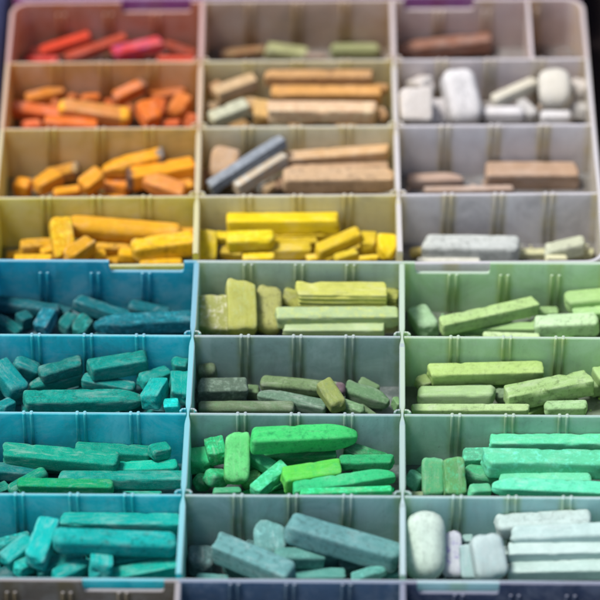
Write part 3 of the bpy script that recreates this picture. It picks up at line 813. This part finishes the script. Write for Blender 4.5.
    ('L3M', (-344, -1260, 242), (-186, -1367, 215), 85, (46, 188, 124), 's', 'bluish green stub leaning on the pale upright stick'),
    ('L3M', (-693, -1438, 184), (-616, -1394, 124), 102, (10, 132, 76), 'r', 'dark round ended stub in the corner'),
    ('L3M', (-684, -1159, 167), (-661, -1303, 181), 137, (32, 194, 124), 's', 'upright square block beside the column divider'),
    ('L3M', (-618, -1469, 246), (-500, -1372, 149), 102, (15, 164, 102), 'r', 'rounded green stick below the upright blocks'),
    ('L3M', (-326, -1334, 446), (357, -1211, 358), 137, (48, 205, 105), 'p', 'large bright emerald stick with a pointed end'),
    ('L3M', (-393, -1400, 115), (-271, -1347, 142), 100, (88, 184, 92), 'r', 'olive green rounded stub beside the pale upright stick'),
    ('L3M', (-578, -1621, 260), (-398, -1615, 260), 52, (56, 162, 112), 'w', 'flat grey green piece along the front divider'),
    ('L3M', (-416, -1222, 394), (-431, -1474, 210), 163, (92, 210, 118), 'w', 'pale yellowish green upright stick'),
    ('L3M', (-305, -1595, 236), (-107, -1390, 262), 91, (52, 198, 134), 's', 'sea green stick leaning up beside the lime block'),
    ('L3M', (-13, -1697, 316), (575, -1652, 289), 57, (20, 194, 114), 'w', 'flat green strip along the front divider'),
    ('L3M', (-58, -1642, 283), (599, -1504, 276), 104, (26, 190, 118), 'p', 'long green stick with rounded tip under the lime block'),
    ('L3M', (-122, -1545, 291), (250, -1441, 262), 134, (80, 205, 66), 's', 'vivid lime block on top'),
    ('L3R', (1049, -1290, 215), (1239, -1293, 223), 110, (50, 169, 124), 's', 'square ended mint block behind the long bars'),
    ('L3R', (1233, -1212, 281), (2000, -1230, 285), 95, (72, 209, 154), 's', 'upper long pale mint bar at the back'),
    ('L3R', (1060, -1396, 181), (1298, -1427, 171), 121, (13, 159, 100), 'r', 'deep green bullet shaped end'),
    ('L3R', (710, -1480, 213), (752, -1428, 158), 107, (82, 182, 141), 's', 'small mint cube by the column divider'),
    ('L3R', (683, -1636, 234), (779, -1638, 234), 37, (136, 163, 113), 'w', 'flat olive flake in the front corner'),
    ('L3R', (853, -1370, 293), (848, -1565, 146), 146, (55, 169, 106), 'w', 'upright dull green stick with rounded top'),
    ('L3R', (974, -1420, 332), (988, -1604, 189), 139, (73, 159, 79), 's', 'upright olive tinted green block'),
    ('L3R', (1078, -1621, 240), (1216, -1567, 191), 79, (70, 188, 133), 'w', 'small mint lump at the front'),
    ('L3R', (1185, -1423, 306), (1986, -1418, 269), 149, (64, 199, 146), 's', 'thickest long mint bar'),
    ('L3R', (1284, -1508, 242), (1872, -1528, 242), 73, (82, 207, 156), 'w', 'pale mint stick with rounded end'),
    ('L3R', (1228, -1611, 273), (1972, -1654, 256), 104, (73, 218, 171), 'P', 'brightest mint stick along the front divider'),
    ('L4L', (-1961, -2030, 202), (-1748, -1941, 186), 88, (0, 144, 138), 'w', 'darker stick hidden at the outer wall'),
    ('L4L', (-1554, -1892, 277), (-782, -1921, 282), 108, (0, 164, 154), 's', 'long stick lying along the back wall'),
    ('L4L', (-1214, -2169, 199), (-771, -2110, 210), 98, (0, 154, 144), 'w', 'stick under the long rounded one'),
    ('L4L', (-1897, -2182, 218), (-1740, -2028, 241), 118, (0, 170, 164), 's', 'square stick leaning up by the outer wall'),
    ('L4L', (-1822, -2251, 212), (-1720, -2159, 186), 92, (0, 164, 154), 'w', 'stub between the two leaning sticks'),
    ('L4L', (-1684, -2252, 185), (-1410, -2090, 172), 103, (0, 128, 122), 'w', 'darkest teal slab'),
    ('L4L', (-1221, -2289, 178), (-779, -2204, 197), 97, (0, 170, 154), 's', 'broad stick in the front corner by the column divider'),
    ('L4L', (-1581, -2338, 215), (-1365, -2175, 198), 103, (0, 160, 154), 'p', 'stick with a sloping tip at the front'),
    ('L4L', (-1612, -1964, 354), (-1700, -2274, 302), 145, (0, 180, 174), 's', 'brightest steep stick leaning on the heap'),
    ('L4L', (-1286, -2229, 270), (-1277, -2342, 286), 145, (0, 174, 168), 's', 'small square stub seen end on'),
    ('L4L', (-1580, -2184, 419), (-809, -2155, 331), 138, (0, 170, 164), 'r', 'long thick stick with rounded ends on top'),
    ('L4M', (-659, -2001, 107), (-650, -2171, 107), 170, (66, 102, 102), 'w', 'dark shadowed block by the column divider'),
    ('L4M', (-376, -1942, 101), (-294, -1972, 101), 73, (72, 117, 117), 'w', 'small dark bit behind the sloping slab'),
    ('L4M', (-210, -1932, 277), (-200, -2103, 154), 216, (98, 158, 154), 'w', 'squarish block between the two large sticks'),
    ('L4M', (-181, -2211, 259), (134, -2144, 184), 103, (82, 148, 138), 'w', 'flat piece under the squarish block'),
    ('L4M', (-683, -2276, 143), (-475, -2284, 129), 62, (76, 142, 138), 'w', 'low piece in the front corner'),
    ('L4M', (-86, -2237, 101), (271, -2235, 101), 98, (82, 158, 148), 'w', 'flat pale piece at the front centre'),
    ('L4M', (516, -2220, 100), (619, -2212, 99), 77, (76, 152, 147), 'w', 'small stub in the corner by the far divider'),
    ('L4M', (311, -2320, 155), (520, -2289, 215), 82, (76, 152, 142), 'p', 'pointed piece along the front wall'),
    ('L4M', (-100, -2048, 372), (620, -2201, 216), 164, (94, 154, 154), 'w', 'largest stick, sloping down to the far divider,'),
    ('L4M', (-556, -2106, 260), (-77, -2423, 293), 155, (94, 154, 154), 's', 'sloping slab with scratched face'),
    ('L4R', (1019, -2020, 198), (1091, -2043, 226), 62, (142, 178, 172), 'w', 'small bluish bit behind the upright blocks'),
    ('L4R', (1240, -1983, 282), (1840, -1996, 330), 134, (184, 206, 201), 'w', 'topmost long stick at the back'),
    ('L4R', (1328, -2107, 307), (1934, -2121, 346), 123, (179, 206, 202), 'w', 'second long stick from the back wall'),
    ('L4R', (1302, -2207, 273), (1933, -2212, 285), 102, (188, 212, 207), 's', 'third long stick from the back wall'),
    ('L4R', (1309, -2285, 190), (1927, -2306, 218), 102, (179, 206, 199), 's', 'lowest long stick along the front wall'),
    ('L4R', (946, -2026, 273), (952, -2245, 103), 135, (191, 197, 205), 'w', 'slim upright block stained purple'),
    ('L4R', (1042, -2153, 286), (1050, -2317, 156), 99, (161, 191, 191), 's', 'thin upright strip'),
    ('L4R', (1154, -2170, 382), (1191, -2378, 217), 204, (179, 200, 198), 'w', 'broad pale blue upright block'),
    ('L4R', (779, -1985, 410), (772, -2300, 161), 257, (202, 223, 209), 'r', 'large egg shaped white block standing upright'),
]
PHRASE = {'U1L': 'red compartment', 'U1M': 'brown dusted compartment', 'U1R': 'brown stick compartment', 'U2L': 'orange compartment', 'U2M': 'tan compartment', 'U2R': 'white compartment', 'U3L': 'amber compartment', 'U3M': 'beige compartment', 'U3R': 'taupe compartment', 'U4L': 'golden yellow compartment', 'U4M': 'lemon yellow compartment', 'U4R': 'chalky white compartment', 'L1L': 'dark blue compartment', 'L1M': 'olive compartment', 'L1R': 'pale green compartment', 'L2L': 'dark teal compartment', 'L2M': 'grey green compartment', 'L2R': 'lime compartment', 'L3L': 'sea green compartment', 'L3M': 'emerald compartment', 'L3R': 'mint compartment', 'L4L': 'turquoise compartment', 'L4M': 'blue grey compartment', 'L4R': 'icy white compartment'}
# how much pale powder the sticks of a compartment carry
DUST = {'U1L': .02, 'U2L': .012, 'U2M': .09, 'U3M': .06, 'U3L': .02, 'L2R': .15, 'L1R': .14, 'L1M': .06, 'L3M': .05, 'L3R': .13, 'L4M': .04, 'L1L': .0, 'L2L': .0, 'L3L': .0, 'L4L': .0}
by_cell = {}
for d in DATA: by_cell.setdefault(d[0], []).append(d)
for ci, (cell, items) in enumerate(by_cell.items()):
    rr = random.Random(ci * 17 + 3)
    for k, (c_, p1, p2, w, rgb, style, label) in enumerate(items):
        others = [it[4] for it in items if it is not items[k]] or [(150, 120, 100)]
        sm = rr.choice(others)
        r_ = rr.random()
        amt = .25 + .4 * rr.random()
        if r_ < .3: sm = darker(rgb, .45)
        elif r_ < .55: sm = tuple(min(235, v * 1.1 + 45) for v in rgb)
        tipc, ta = TIPS.get(label, (None, None))
        if "mottled" in label: sm = darker(rgb, .45); amt = .6
        if "purple" in label and not tipc: sm = (110, 95, 165); amt = .75
        if "stained brown" in label: sm = (110, 72, 45); amt = .8
        if "bluish dust" in label: sm = (175, 195, 200); amt = .8
        if "whitish stripe" in label: sm = (215, 212, 195); amt = .85
        if "bright emerald" in label: sm = (10, 110, 65); amt = .6
        full = label.rstrip(',') + (',' if label.endswith(',') else '') + " in the " + PHRASE[cell]
        pastel([v / 10000 for v in p1], [v / 10000 for v in p2], w / 10000, rgb, style, full,
               "pastels of the " + PHRASE[cell], sm, amt, ci * 100 + k, tipc, ta, DUST.get(cell, 0.012))
BURIED = [
    ('U2L', (-1800, 1960, 74), (-1365, 1969, 74), 99, (193, 100, 34)),
    ('U2L', (-907, 2380, 68), (-787, 2252, 68), 87, (187, 97, 33)),
    ('U2L', (-1080, 2035, 75), (-908, 2092, 75), 101, (214, 111, 38)),
    ('U2L', (-1611, 2066, 66), (-1179, 2068, 66), 84, (178, 92, 31)),
    ('U2L', (-1845, 2353, 68), (-1368, 2398, 68), 86, (205, 106, 36)),
    ('U2L', (-1575, 2256, 73), (-1135, 2174, 73), 96, (217, 113, 38)),
    ('U2L', (-1258, 1938, 62), (-918, 1921, 62), 76, (200, 104, 35)),
    ('U2L', (-1934, 2532, 65), (-1720, 2460, 65), 82, (192, 100, 34)),
    ('U2L', (-1869, 2080, 62), (-1713, 2225, 62), 75, (217, 112, 38)),
    ('U2L', (-1383, 2516, 62), (-1221, 2468, 62), 75, (196, 102, 35)),
    ('U2L', (-961, 2467, 64), (-774, 2475, 64), 80, (208, 108, 37)),
    ('U2M', (10, 2007, 67), (464, 2142, 67), 85, (176, 140, 92)),
    ('U2M', (-381, 2005, 65), (-238, 2108, 65), 82, (191, 152, 100)),
    ('U2M', (-593, 2350, 69), (-384, 2497, 69), 89, (189, 151, 99)),
    ('U2M', (-137, 2202, 69), (107, 2225, 69), 89, (198, 158, 103)),
    ('U2M', (288, 2322, 66), (615, 2181, 66), 83, (178, 142, 93)),
    ('U2M', (-516, 2268, 74), (-362, 2339, 74), 98, (178, 142, 93)),
    ('U2M', (220, 2508, 77), (392, 2392, 77), 104, (163, 130, 85)),
    ('U2M', (315, 1909, 63), (522, 2063, 63), 77, (166, 132, 87)),
    ('U2M', (-58, 2310, 75), (87, 2385, 75), 100, (185, 148, 97)),
    ('U2M', (-578, 1965, 66), (-429, 2109, 66), 84, (188, 150, 98)),
    ('U2M', (-84, 2096, 64), (145, 2138, 64), 80, (180, 144, 94)),
    ('U2R', (1499, 2348, 67), (1707, 2412, 67), 85, (212, 207, 200)),
    ('U2R', (837, 2513, 72), (1102, 2433, 72), 94, (189, 184, 178)),
    ('U2R', (1669, 2235, 64), (1900, 2149, 64), 79, (195, 190, 184)),
    ('U2R', (1401, 1919, 70), (1892, 1972, 70), 90, (210, 204, 197)),
    ('U2R', (1121, 1982, 65), (1335, 2099, 65), 82, (187, 182, 176)),
    ('U2R', (831, 2186, 64), (1029, 2069, 64), 80, (196, 191, 185)),
    ('U2R', (1832, 2274, 68), (1998, 2381, 68), 88, (175, 170, 165)),
    ('U2R', (1348, 2202, 61), (1509, 2191, 61), 75, (191, 186, 179)),
    ('U2R', (941, 2351, 69), (1232, 2314, 69), 89, (203, 197, 191)),
    ('U2R', (1192, 2484, 69), (1517, 2510, 69), 88, (195, 189, 183)),
    ('U2R', (1347, 1993, 63), (1621, 2127, 63), 77, (184, 179, 173)),
    ('U3L', (-1886, 1371, 77), (-1632, 1232, 77), 104, (208, 138, 23)),
    ('U3L', (-1413, 1165, 68), (-1083, 1498, 68), 88, (232, 154, 25)),
    ('U3L', (-1705, 1649, 62), (-1575, 1519, 62), 77, (193, 128, 21)),
    ('U3L', (-1500, 1562, 65), (-1243, 1499, 65), 81, (235, 157, 26)),
    ('U3L', (-1756, 1478, 70), (-1552, 1399, 70), 91, (204, 135, 22)),
    ('U3L', (-1127, 1271, 72), (-914, 1243, 72), 95, (235, 157, 26)),
    ('U3L', (-1114, 1746, 65), (-877, 1585, 65), 81, (209, 139, 23)),
    ('U3L', (-2014, 1307, 73), (-1888, 1196, 73), 97, (224, 149, 25)),
    ('U3L', (-953, 1346, 68), (-788, 1346, 68), 86, (207, 138, 23)),
    ('U3L', (-1462, 1293, 67), (-1339, 1415, 67), 85, (218, 145, 24)),
    ('U3M', (369, 1512, 62), (520, 1393, 62), 76, (156, 131, 102)),
    ('U3M', (-337, 1346, 71), (-171, 1201, 71), 93, (167, 140, 109)),
    ('U3M', (411, 1186, 63), (614, 1304, 63), 77, (170, 143, 111)),
    ('U3M', (-101, 1504, 66), (82, 1574, 66), 83, (173, 146, 113)),
    ('U3M', (-43, 1197, 69), (297, 1404, 69), 89, (166, 139, 108)),
    ('U3M', (-446, 1677, 64), (-255, 1474, 64), 79, (181, 152, 118)),
    ('U3M', (218, 1151, 61), (329, 1272, 61), 75, (149, 125, 97)),
    ('U3M', (174, 1636, 75), (565, 1603, 75), 101, (149, 126, 97)),
    ('U3M', (-163, 1685, 64), (204, 1773, 64), 79, (172, 144, 112)),
    ('U3M', (-613, 1354, 64), (-454, 1283, 64), 80, (182, 153, 119)),
    ('U3M', (-121, 1396, 62), (203, 1458, 62), 76, (174, 146, 114)),
    ('U4L', (-1451, 946, 64), (-1259, 862, 64), 79, (214, 161, 17)),
    ('U4L', (-1852, 639, 63), (-1592, 740, 63), 77, (212, 160, 16)),
    ('U4L', (-1038, 827, 75), (-821, 807, 75), 100, (228, 172, 18)),
    ('U4L', (-1970, 673, 73), (-1777, 806, 73), 97, (201, 152, 16)),
    ('U4L', (-1424, 650, 65), (-1285, 733, 65), 81, (205, 155, 16)),
    ('U4L', (-2040, 927, 63), (-1738, 942, 63), 78, (206, 155, 16)),
    ('U4L', (-1398, 561, 62), (-1242, 598, 62), 75, (228, 172, 18)),
    ('U4L', (-1169, 655, 73), (-824, 692, 73), 98, (212, 160, 16)),
    ('U4L', (-1753, 580, 67), (-1534, 559, 67), 85, (212, 160, 16)),
    ('U4L', (-1620, 968, 71), (-1422, 785, 71), 93, (209, 157, 16)),
    ('U4L', (-1109, 955, 74), (-827, 967, 74), 98, (196, 148, 15)),
    ('U4M', (38, 893, 72), (513, 768, 72), 95, (196, 169, 20)),
    ('U4M', (-455, 992, 64), (-158, 1002, 64), 80, (196, 169, 20)),
    ('U4M', (-522, 735, 76), (-395, 838, 76), 102, (230, 199, 24)),
    ('U4M', (-253, 696, 74), (144, 540, 74), 99, (224, 193, 23)),
    ('U4M', (290, 631, 77), (586, 604, 77), 103, (225, 194, 23)),
    ('U4M', (-120, 786, 76), (181, 725, 76), 103, (206, 178, 21)),
    ('U4M', (-458, 586, 62), (-236, 546, 62), 75, (228, 197, 24)),
    ('U4M', (323, 997, 71), (471, 883, 71), 93, (218, 188, 23)),
    ('U4M', (-13, 1023, 74), (150, 966, 74), 77, (207, 179, 22)),
    ('U4M', (-323, 903, 101), (-160, 886, 101), 82, (204, 176, 21)),
    ('L1L', (-1863, -130, 72), (-1662, -73, 72), 95, (4, 107, 113)),
    ('L1L', (-1288, -114, 77), (-1004, 16, 77), 104, (4, 108, 114)),
    ('L1L', (-1952, -3, 65), (-1779, -8, 65), 82, (3, 105, 110)),
    ('L1L', (-1661, -237, 73), (-1418, -242, 73), 96, (4, 112, 118)),
    ('L1L', (-1043, -165, 67), (-867, -124, 67), 86, (3, 92, 98)),
    ('L1L', (-1569, -124, 65), (-1361, 79, 65), 82, (3, 95, 100)),
    ('L1L', (-1933, -230, 62), (-1752, -242, 62), 75, (3, 94, 99)),
    ('L1M', (-227, 312, 67), (-69, 256, 67), 86, (174, 182, 98)),
    ('L1M', (288, 37, 63), (541, -246, 63), 78, (164, 171, 93)),
    ('L1M', (325, 228, 73), (567, 229, 73), 96, (169, 177, 96)),
    ('L1M', (-488, -240, 71), (-196, -244, 71), 93, (148, 154, 83)),
    ('L1M', (-83, -271, 72), (101, -85, 72), 94, (145, 151, 82)),
    ('L1M', (-567, -135, 66), (-394, -100, 66), 83, (160, 168, 91)),
    ('L1M', (-563, 345, 65), (-355, 311, 65), 81, (163, 170, 92)),
    ('L1M', (55, 37, 69), (189, 162, 69), 90, (143, 150, 81)),
    ('L1M', (-218, -111, 61), (-70, -32, 61), 75, (145, 152, 82)),
    ('L1M', (219, -283, 68), (395, -238, 68), 88, (175, 183, 99)),
    ('L1M', (320, 127, 76), (512, 124, 76), 97, (157, 164, 89)),
    ('L1R', (994, -55, 70), (1218, -114, 70), 92, (139, 174, 113)),
    ('L1R', (1542, -230, 74), (1776, -311, 74), 98, (162, 202, 132)),
    ('L1R', (1260, -278, 67), (1543, -53, 67), 86, (138, 173, 112)),
    ('L1R', (1802, -209, 63), (1961, -86, 63), 78, (164, 204, 133)),
    ('L1R', (981, -239, 65), (1153, -305, 65), 80, (160, 200, 130)),
    ('L1R', (1191, 195, 65), (1416, 275, 65), 82, (158, 198, 129)),
    ('L1R', (1106, 10, 62), (1400, -58, 62), 75, (159, 199, 129)),
    ('L1R', (1685, -40, 73), (1855, -33, 73), 97, (158, 198, 129)),
    ('L1R', (1824, 77, 63), (1997, 213, 63), 78, (157, 196, 128)),
    ('L1R', (775, -244, 63), (938, -313, 63), 78, (142, 178, 116)),
    ('L1R', (1591, 175, 65), (1771, 165, 65), 81, (161, 201, 131)),
    ('L2L', (-1856, -652, 71), (-1513, -556, 71), 93, (0, 143, 135)),
    ('L2L', (-1044, -697, 64), (-885, -735, 64), 80, (0, 134, 126)),
    ('L2L', (-1521, -698, 76), (-1289, -958, 76), 102, (0, 146, 138)),
    ('L2L', (-1198, -636, 66), (-956, -449, 66), 84, (0, 130, 123)),
    ('L2L', (-1339, -681, 71), (-1085, -874, 71), 94, (0, 129, 122)),
    ('L2L', (-2051, -453, 75), (-1866, -488, 75), 100, (0, 143, 135)),
    ('L2L', (-1996, -909, 65), (-1727, -800, 65), 82, (0, 129, 122)),
    ('L2L', (-1131, -968, 73), (-953, -1007, 73), 96, (0, 128, 121)),
    ('L2L', (-1640, -893, 63), (-1459, -993, 63), 78, (0, 144, 136)),
    ('L2L', (-1504, -448, 62), (-1281, -486, 62), 77, (0, 135, 128)),
    ('L2L', (-1729, -512, 64), (-1605, -384, 64), 80, (0, 151, 142)),
    ('L2M', (-141, -881, 72), (316, -775, 72), 95, (98, 126, 89)),
    ('L2M', (-662, -796, 63), (-474, -777, 63), 78, (106, 136, 96)),
    ('L2M', (117, -925, 70), (565, -1061, 70), 91, (106, 135, 95)),
    ('L2M', (-521, -646, 75), (-266, -707, 75), 101, (90, 115, 81)),
    ('L2M', (-497, -918, 77), (-267, -951, 77), 104, (107, 137, 97)),
    ('L2M', (372, -674, 73), (491, -803, 73), 96, (96, 123, 87)),
    ('L2M', (-635, -431, 61), (-283, -471, 61), 75, (105, 135, 95)),
    ('L2M', (-10, -584, 63), (271, -680, 63), 78, (91, 117, 82)),
    ('L2M', (-284, -830, 63), (-86, -753, 63), 78, (105, 134, 94)),
    ('L2M', (-122, -510, 63), (152, -456, 63), 77, (98, 125, 88)),
    ('L2M', (-182, -1020, 73), (70, -1023, 73), 97, (103, 131, 92)),
    ('L2R', (743, -984, 71), (1190, -849, 71), 92, (127, 161, 95)),
    ('L2R', (1407, -788, 71), (1621, -632, 71), 93, (147, 186, 110)),
    ('L2R', (1652, -1092, 63), (1775, -989, 63), 77, (134, 169, 100)),
    ('L2R', (1257, -771, 66), (1537, -1074, 66), 82, (121, 153, 90)),
    ('L2R', (749, -881, 64), (1150, -697, 64), 80, (131, 166, 98)),
    ('L2R', (1755, -583, 64), (1882, -686, 64), 80, (132, 167, 99)),
    ('L2R', (925, -567, 70), (1196, -530, 70), 91, (125, 158, 93)),
    ('L2R', (1627, -809, 64), (1965, -902, 64), 79, (130, 165, 98)),
    ('L2R', (1157, -1048, 77), (1298, -959, 77), 104, (140, 177, 105)),
    ('L2R', (1282, -472, 62), (1430, -534, 62), 75, (147, 186, 110)),
    ('L2R', (1503, -888, 77), (1666, -934, 77), 104, (128, 162, 96)),
    ('L3L', (-1791, -1672, 68), (-1639, -1550, 68), 87, (0, 149, 125)),
    ('L3L', (-1716, -1413, 66), (-1408, -1480, 66), 84, (0, 142, 119)),
    ('L3L', (-1100, -1675, 63), (-933, -1699, 63), 78, (0, 144, 120)),
    ('L3L', (-1481, -1715, 74), (-1279, -1688, 74), 99, (0, 128, 107)),
    ('L3L', (-1842, -1139, 62), (-1438, -1169, 62), 75, (0, 153, 128)),
    ('L3L', (-1261, -1363, 62), (-932, -1468, 62), 76, (0, 155, 130)),
    ('L3L', (-2077, -1437, 66), (-1922, -1355, 66), 83, (0, 140, 117)),
    ('L3L', (-1285, -1527, 61), (-1111, -1495, 61), 75, (0, 148, 123)),
    ('L3L', (-2079, -1680, 66), (-1924, -1625, 66), 83, (0, 143, 119)),
    ('L3L', (-1464, -1323, 64), (-1268, -1146, 64), 79, (0, 156, 130)),
    ('L3L', (-2075, -1547, 65), (-1766, -1518, 65), 82, (0, 148, 124)),
    ('L3M', (-316, -1762, 63), (-140, -1703, 63), 78, (33, 159, 91)),
    ('L3M', (20, -1644, 66), (439, -1613, 66), 83, (35, 171, 99)),
    ('L3M', (-267, -1558, 75), (40, -1439, 75), 100, (31, 152, 88)),
    ('L3M', (56, -1308, 72), (237, -1284, 72), 95, (32, 157, 90)),
    ('L3M', (173, -1791, 68), (332, -1750, 68), 87, (32, 157, 90)),
    ('L3M', (172, -1495, 75), (318, -1362, 75), 100, (38, 183, 105)),
    ('L3M', (-507, -1242, 73), (-200, -1211, 73), 96, (31, 152, 87)),
    ('L3M', (-668, -1729, 74), (-468, -1729, 74), 99, (33, 160, 92)),
    ('L3M', (-549, -1584, 69), (-131, -1381, 69), 90, (35, 170, 98)),
    ('L3M', (422, -1404, 63), (554, -1534, 63), 75, (37, 179, 103)),
    ('L3M', (339, -1246, 71), (558, -1247, 71), 91, (37, 182, 105)),
    ('L3R', (1241, -1824, 63), (1466, -1656, 63), 78, (71, 187, 131)),
    ('L3R', (1566, -1447, 65), (1791, -1588, 65), 81, (70, 185, 130)),
    ('L3R', (1601, -1308, 70), (1934, -1517, 70), 92, (65, 172, 121)),
    ('L3R', (1063, -1341, 64), (1493, -1327, 64), 80, (66, 174, 123)),
    ('L3R', (1019, -1509, 67), (1171, -1631, 67), 86, (62, 164, 115)),
    ('L3R', (1646, -1595, 64), (1773, -1704, 64), 79, (68, 178, 125)),
    ('L3R', (1698, -1797, 76), (1965, -1829, 76), 101, (62, 163, 115)),
    ('L3R', (823, -1694, 62), (962, -1793, 62), 75, (59, 157, 110)),
    ('L3R', (771, -1255, 76), (981, -1401, 76), 103, (61, 162, 114)),
    ('L3R', (1129, -1762, 66), (1307, -1657, 66), 84, (73, 191, 135)),
    ('L3R', (1292, -1476, 67), (1531, -1553, 67), 85, (61, 161, 113)),
    ('L4L', (-1598, -2169, 70), (-1379, -2043, 70), 91, (0, 140, 133)),
    ('L4L', (-2053, -2248, 74), (-1610, -2324, 74), 99, (0, 143, 136)),
    ('L4L', (-1424, -2394, 68), (-1111, -2162, 68), 87, (0, 143, 136)),
    ('L4L', (-1791, -2135, 66), (-1566, -2015, 66), 83, (0, 150, 143)),
    ('L4L', (-2083, -1938, 66), (-1928, -1999, 66), 82, (0, 139, 132)),
    ('L4L', (-1253, -2472, 67), (-951, -2382, 67), 85, (0, 138, 131)),
    ('L4L', (-1048, -1981, 68), (-857, -2038, 68), 87, (0, 146, 138)),
    ('L4L', (-1978, -2431, 66), (-1800, -2444, 66), 84, (0, 146, 139)),
    ('L4L', (-1380, -2215, 66), (-1189, -2031, 66), 82, (0, 140, 133)),
    ('L4L', (-1699, -1905, 63), (-1266, -1930, 63), 78, (0, 159, 151)),
    ('L4L', (-1093, -2290, 64), (-892, -2168, 64), 79, (0, 158, 150)),
    ('L4M', (195, -2371, 72), (451, -2427, 72), 94, (69, 122, 119)),
    ('L4M', (-328, -2309, 65), (-123, -2368, 65), 82, (77, 136, 132)),
    ('L4M', (-293, -2494, 66), (178, -2477, 66), 83, (70, 124, 120)),
    ('L4M', (80, -2088, 72), (399, -1976, 72), 94, (84, 149, 145)),
    ('L4M', (-570, -2472, 74), (-423, -2348, 74), 99, (71, 125, 121)),
    ('L4M', (234, -2135, 68), (491, -2053, 68), 87, (70, 123, 120)),
    ('L4M', (-497, -2074, 64), (-345, -2200, 64), 77, (82, 144, 140)),
    ('L4R', (789, -2525, 68), (1116, -2464, 68), 87, (167, 189, 186)),
    ('L4R', (1398, -2280, 66), (1523, -2166, 66), 83, (153, 173, 170)),
    ('L4R', (805, -2115, 73), (1066, -1987, 73), 96, (182, 207, 203)),
    ('L4R', (1513, -2322, 68), (1646, -2225, 68), 87, (157, 178, 175)),
    ('L4R', (1352, -2128, 74), (1539, -2036, 74), 98, (153, 174, 170)),
    ('L4R', (1726, -2290, 72), (1927, -2422, 72), 94, (170, 193, 189)),
    ('L4R', (1299, -2486, 62), (1657, -2499, 62), 75, (154, 174, 171)),
    ('L4R', (1698, -2140, 66), (1843, -2051, 66), 83, (180, 205, 201)),
    ('L4R', (1186, -2333, 64), (1361, -2408, 64), 79, (180, 204, 200)),
    ('L4R', (1216, -2048, 65), (1372, -1992, 65), 82, (179, 203, 199)),
    ('L4R', (703, -1950, 67), (871, -1978, 67), 76, (183, 207, 203)),
]
for k, (cell, p1, p2, w, rgb) in enumerate(BURIED):
    pastel([v / 10000 for v in p1], [v / 10000 for v in p2], w / 10000, rgb, 's',
           "pastel mostly buried under the heap in the " + PHRASE[cell], "pastels buried in the " + PHRASE[cell], darker(rgb, .6), .4, 9000 + k)

# ------------------------------------------------------------------ crumbs and powder on the compartment floors
rc = random.Random(77)
v = []; f = []; vc = []
for cell, items in by_cell.items():
    loc, rot, rows = (U_LOC, U_ROT, U_ROWS) if cell[0] == 'U' else (L_LOC, L_ROT, L_ROWS)
    r = int(cell[1]) - 1; c = 'LMR'.index(cell[2])
    for k in range(110):
        x = (c - 1.5) * W + rc.uniform(.004, W - .004)
        y = rows[r + 1] + .003 + (rows[r] - rows[r + 1] - .006) * rc.random() ** .7
        s = .0004 + .0016 * rc.random() ** 3
        col = lin(rc.choice(items)[4])
        wx = loc[0] + math.cos(rot) * x - math.sin(rot) * y
        wy = loc[1] + math.sin(rot) * x + math.cos(rot) * y
        b = len(v)
        a0 = rc.uniform(0, 6.28)
        for (zz, ss) in ((0, 1.0), (.8, .8)):
            for q in range(5):
                a = a0 + q * 1.2566
                kk = ss * rc.uniform(.7, 1.2)
                v.append((wx + s * kk * math.cos(a), wy + s * kk * math.sin(a), FL + .0001 + s * zz * rc.uniform(.8, 1.3)))
                vc.append(col)
        for q in range(5):
            f.append((b + q, b + (q + 1) % 5, b + 5 + (q + 1) % 5, b + 5 + q))
        f.append(tuple(b + 5 + q for q in range(5)))
        f.append(tuple(b + q for q in reversed(range(5))))
mk, nt, bs = material("chalk_crumb")
vcn = N(nt, "ShaderNodeVertexColor", layer_name="pigment")
nt.links.new(vcn.outputs["Color"], bs.inputs["Base Color"])
bs.inputs["Roughness"].default_value = 0.95
cr = mesh_obj("crumbs", v, f, mk)
ca = cr.data.color_attributes.new("pigment", 'FLOAT_COLOR', 'POINT')
for i, col in enumerate(vc): ca.data[i].color = (*col, 1)
cr['kind'] = 'stuff'
cr['label'] = "coloured chalk crumbs scattered over the compartment floors"
cr['category'] = "crumbs"

# ------------------------------------------------------------------ dark blue cloth lying beside the back tray
v = []; f = []
na, nb = 40, 26
for layer, z0 in ((0, 0.0), (1, 0.009)):
    for j in range(nb + 1):
        for i in range(na + 1):
            x = -0.39 + 0.172 * j / nb
            y = 0.20 + 0.32 * i / na
            e = min(j, nb - j, i, na - i)
            rise = min(1, e / 1.5)
            z = 0.001 if layer == 0 else 0.004 + z0 * rise + 0.006 * rise * noise.noise(Vector((x * 22, y * 14, 3.1)))
            v.append((x, y, z))
n1_ = (na + 1) * (nb + 1)
for j in range(nb):
    for i in range(na):
        a = j * (na + 1) + i
        f.append((n1_ + a, n1_ + a + 1, n1_ + a + na + 2, n1_ + a + na + 1))
        f.append((a, a + na + 1, a + na + 2, a + 1))
edge = [j * (na + 1) for j in range(nb + 1)] + [nb * (na + 1) + i for i in range(1, na + 1)] + [j * (na + 1) + na for j in range(nb - 1, -1, -1)] + [i for i in range(na - 1, 0, -1)]
for a, b in zip(edge, edge[1:] + edge[:1]):
    f.append((a, b, n1_ + b, n1_ + a))
cl = mesh_obj("cloth", v, f, denim_mat, smooth=True)
cl['label'] = "dark blue cloth lying beside the milky tray at the top corner"
cl['category'] = "cloth"
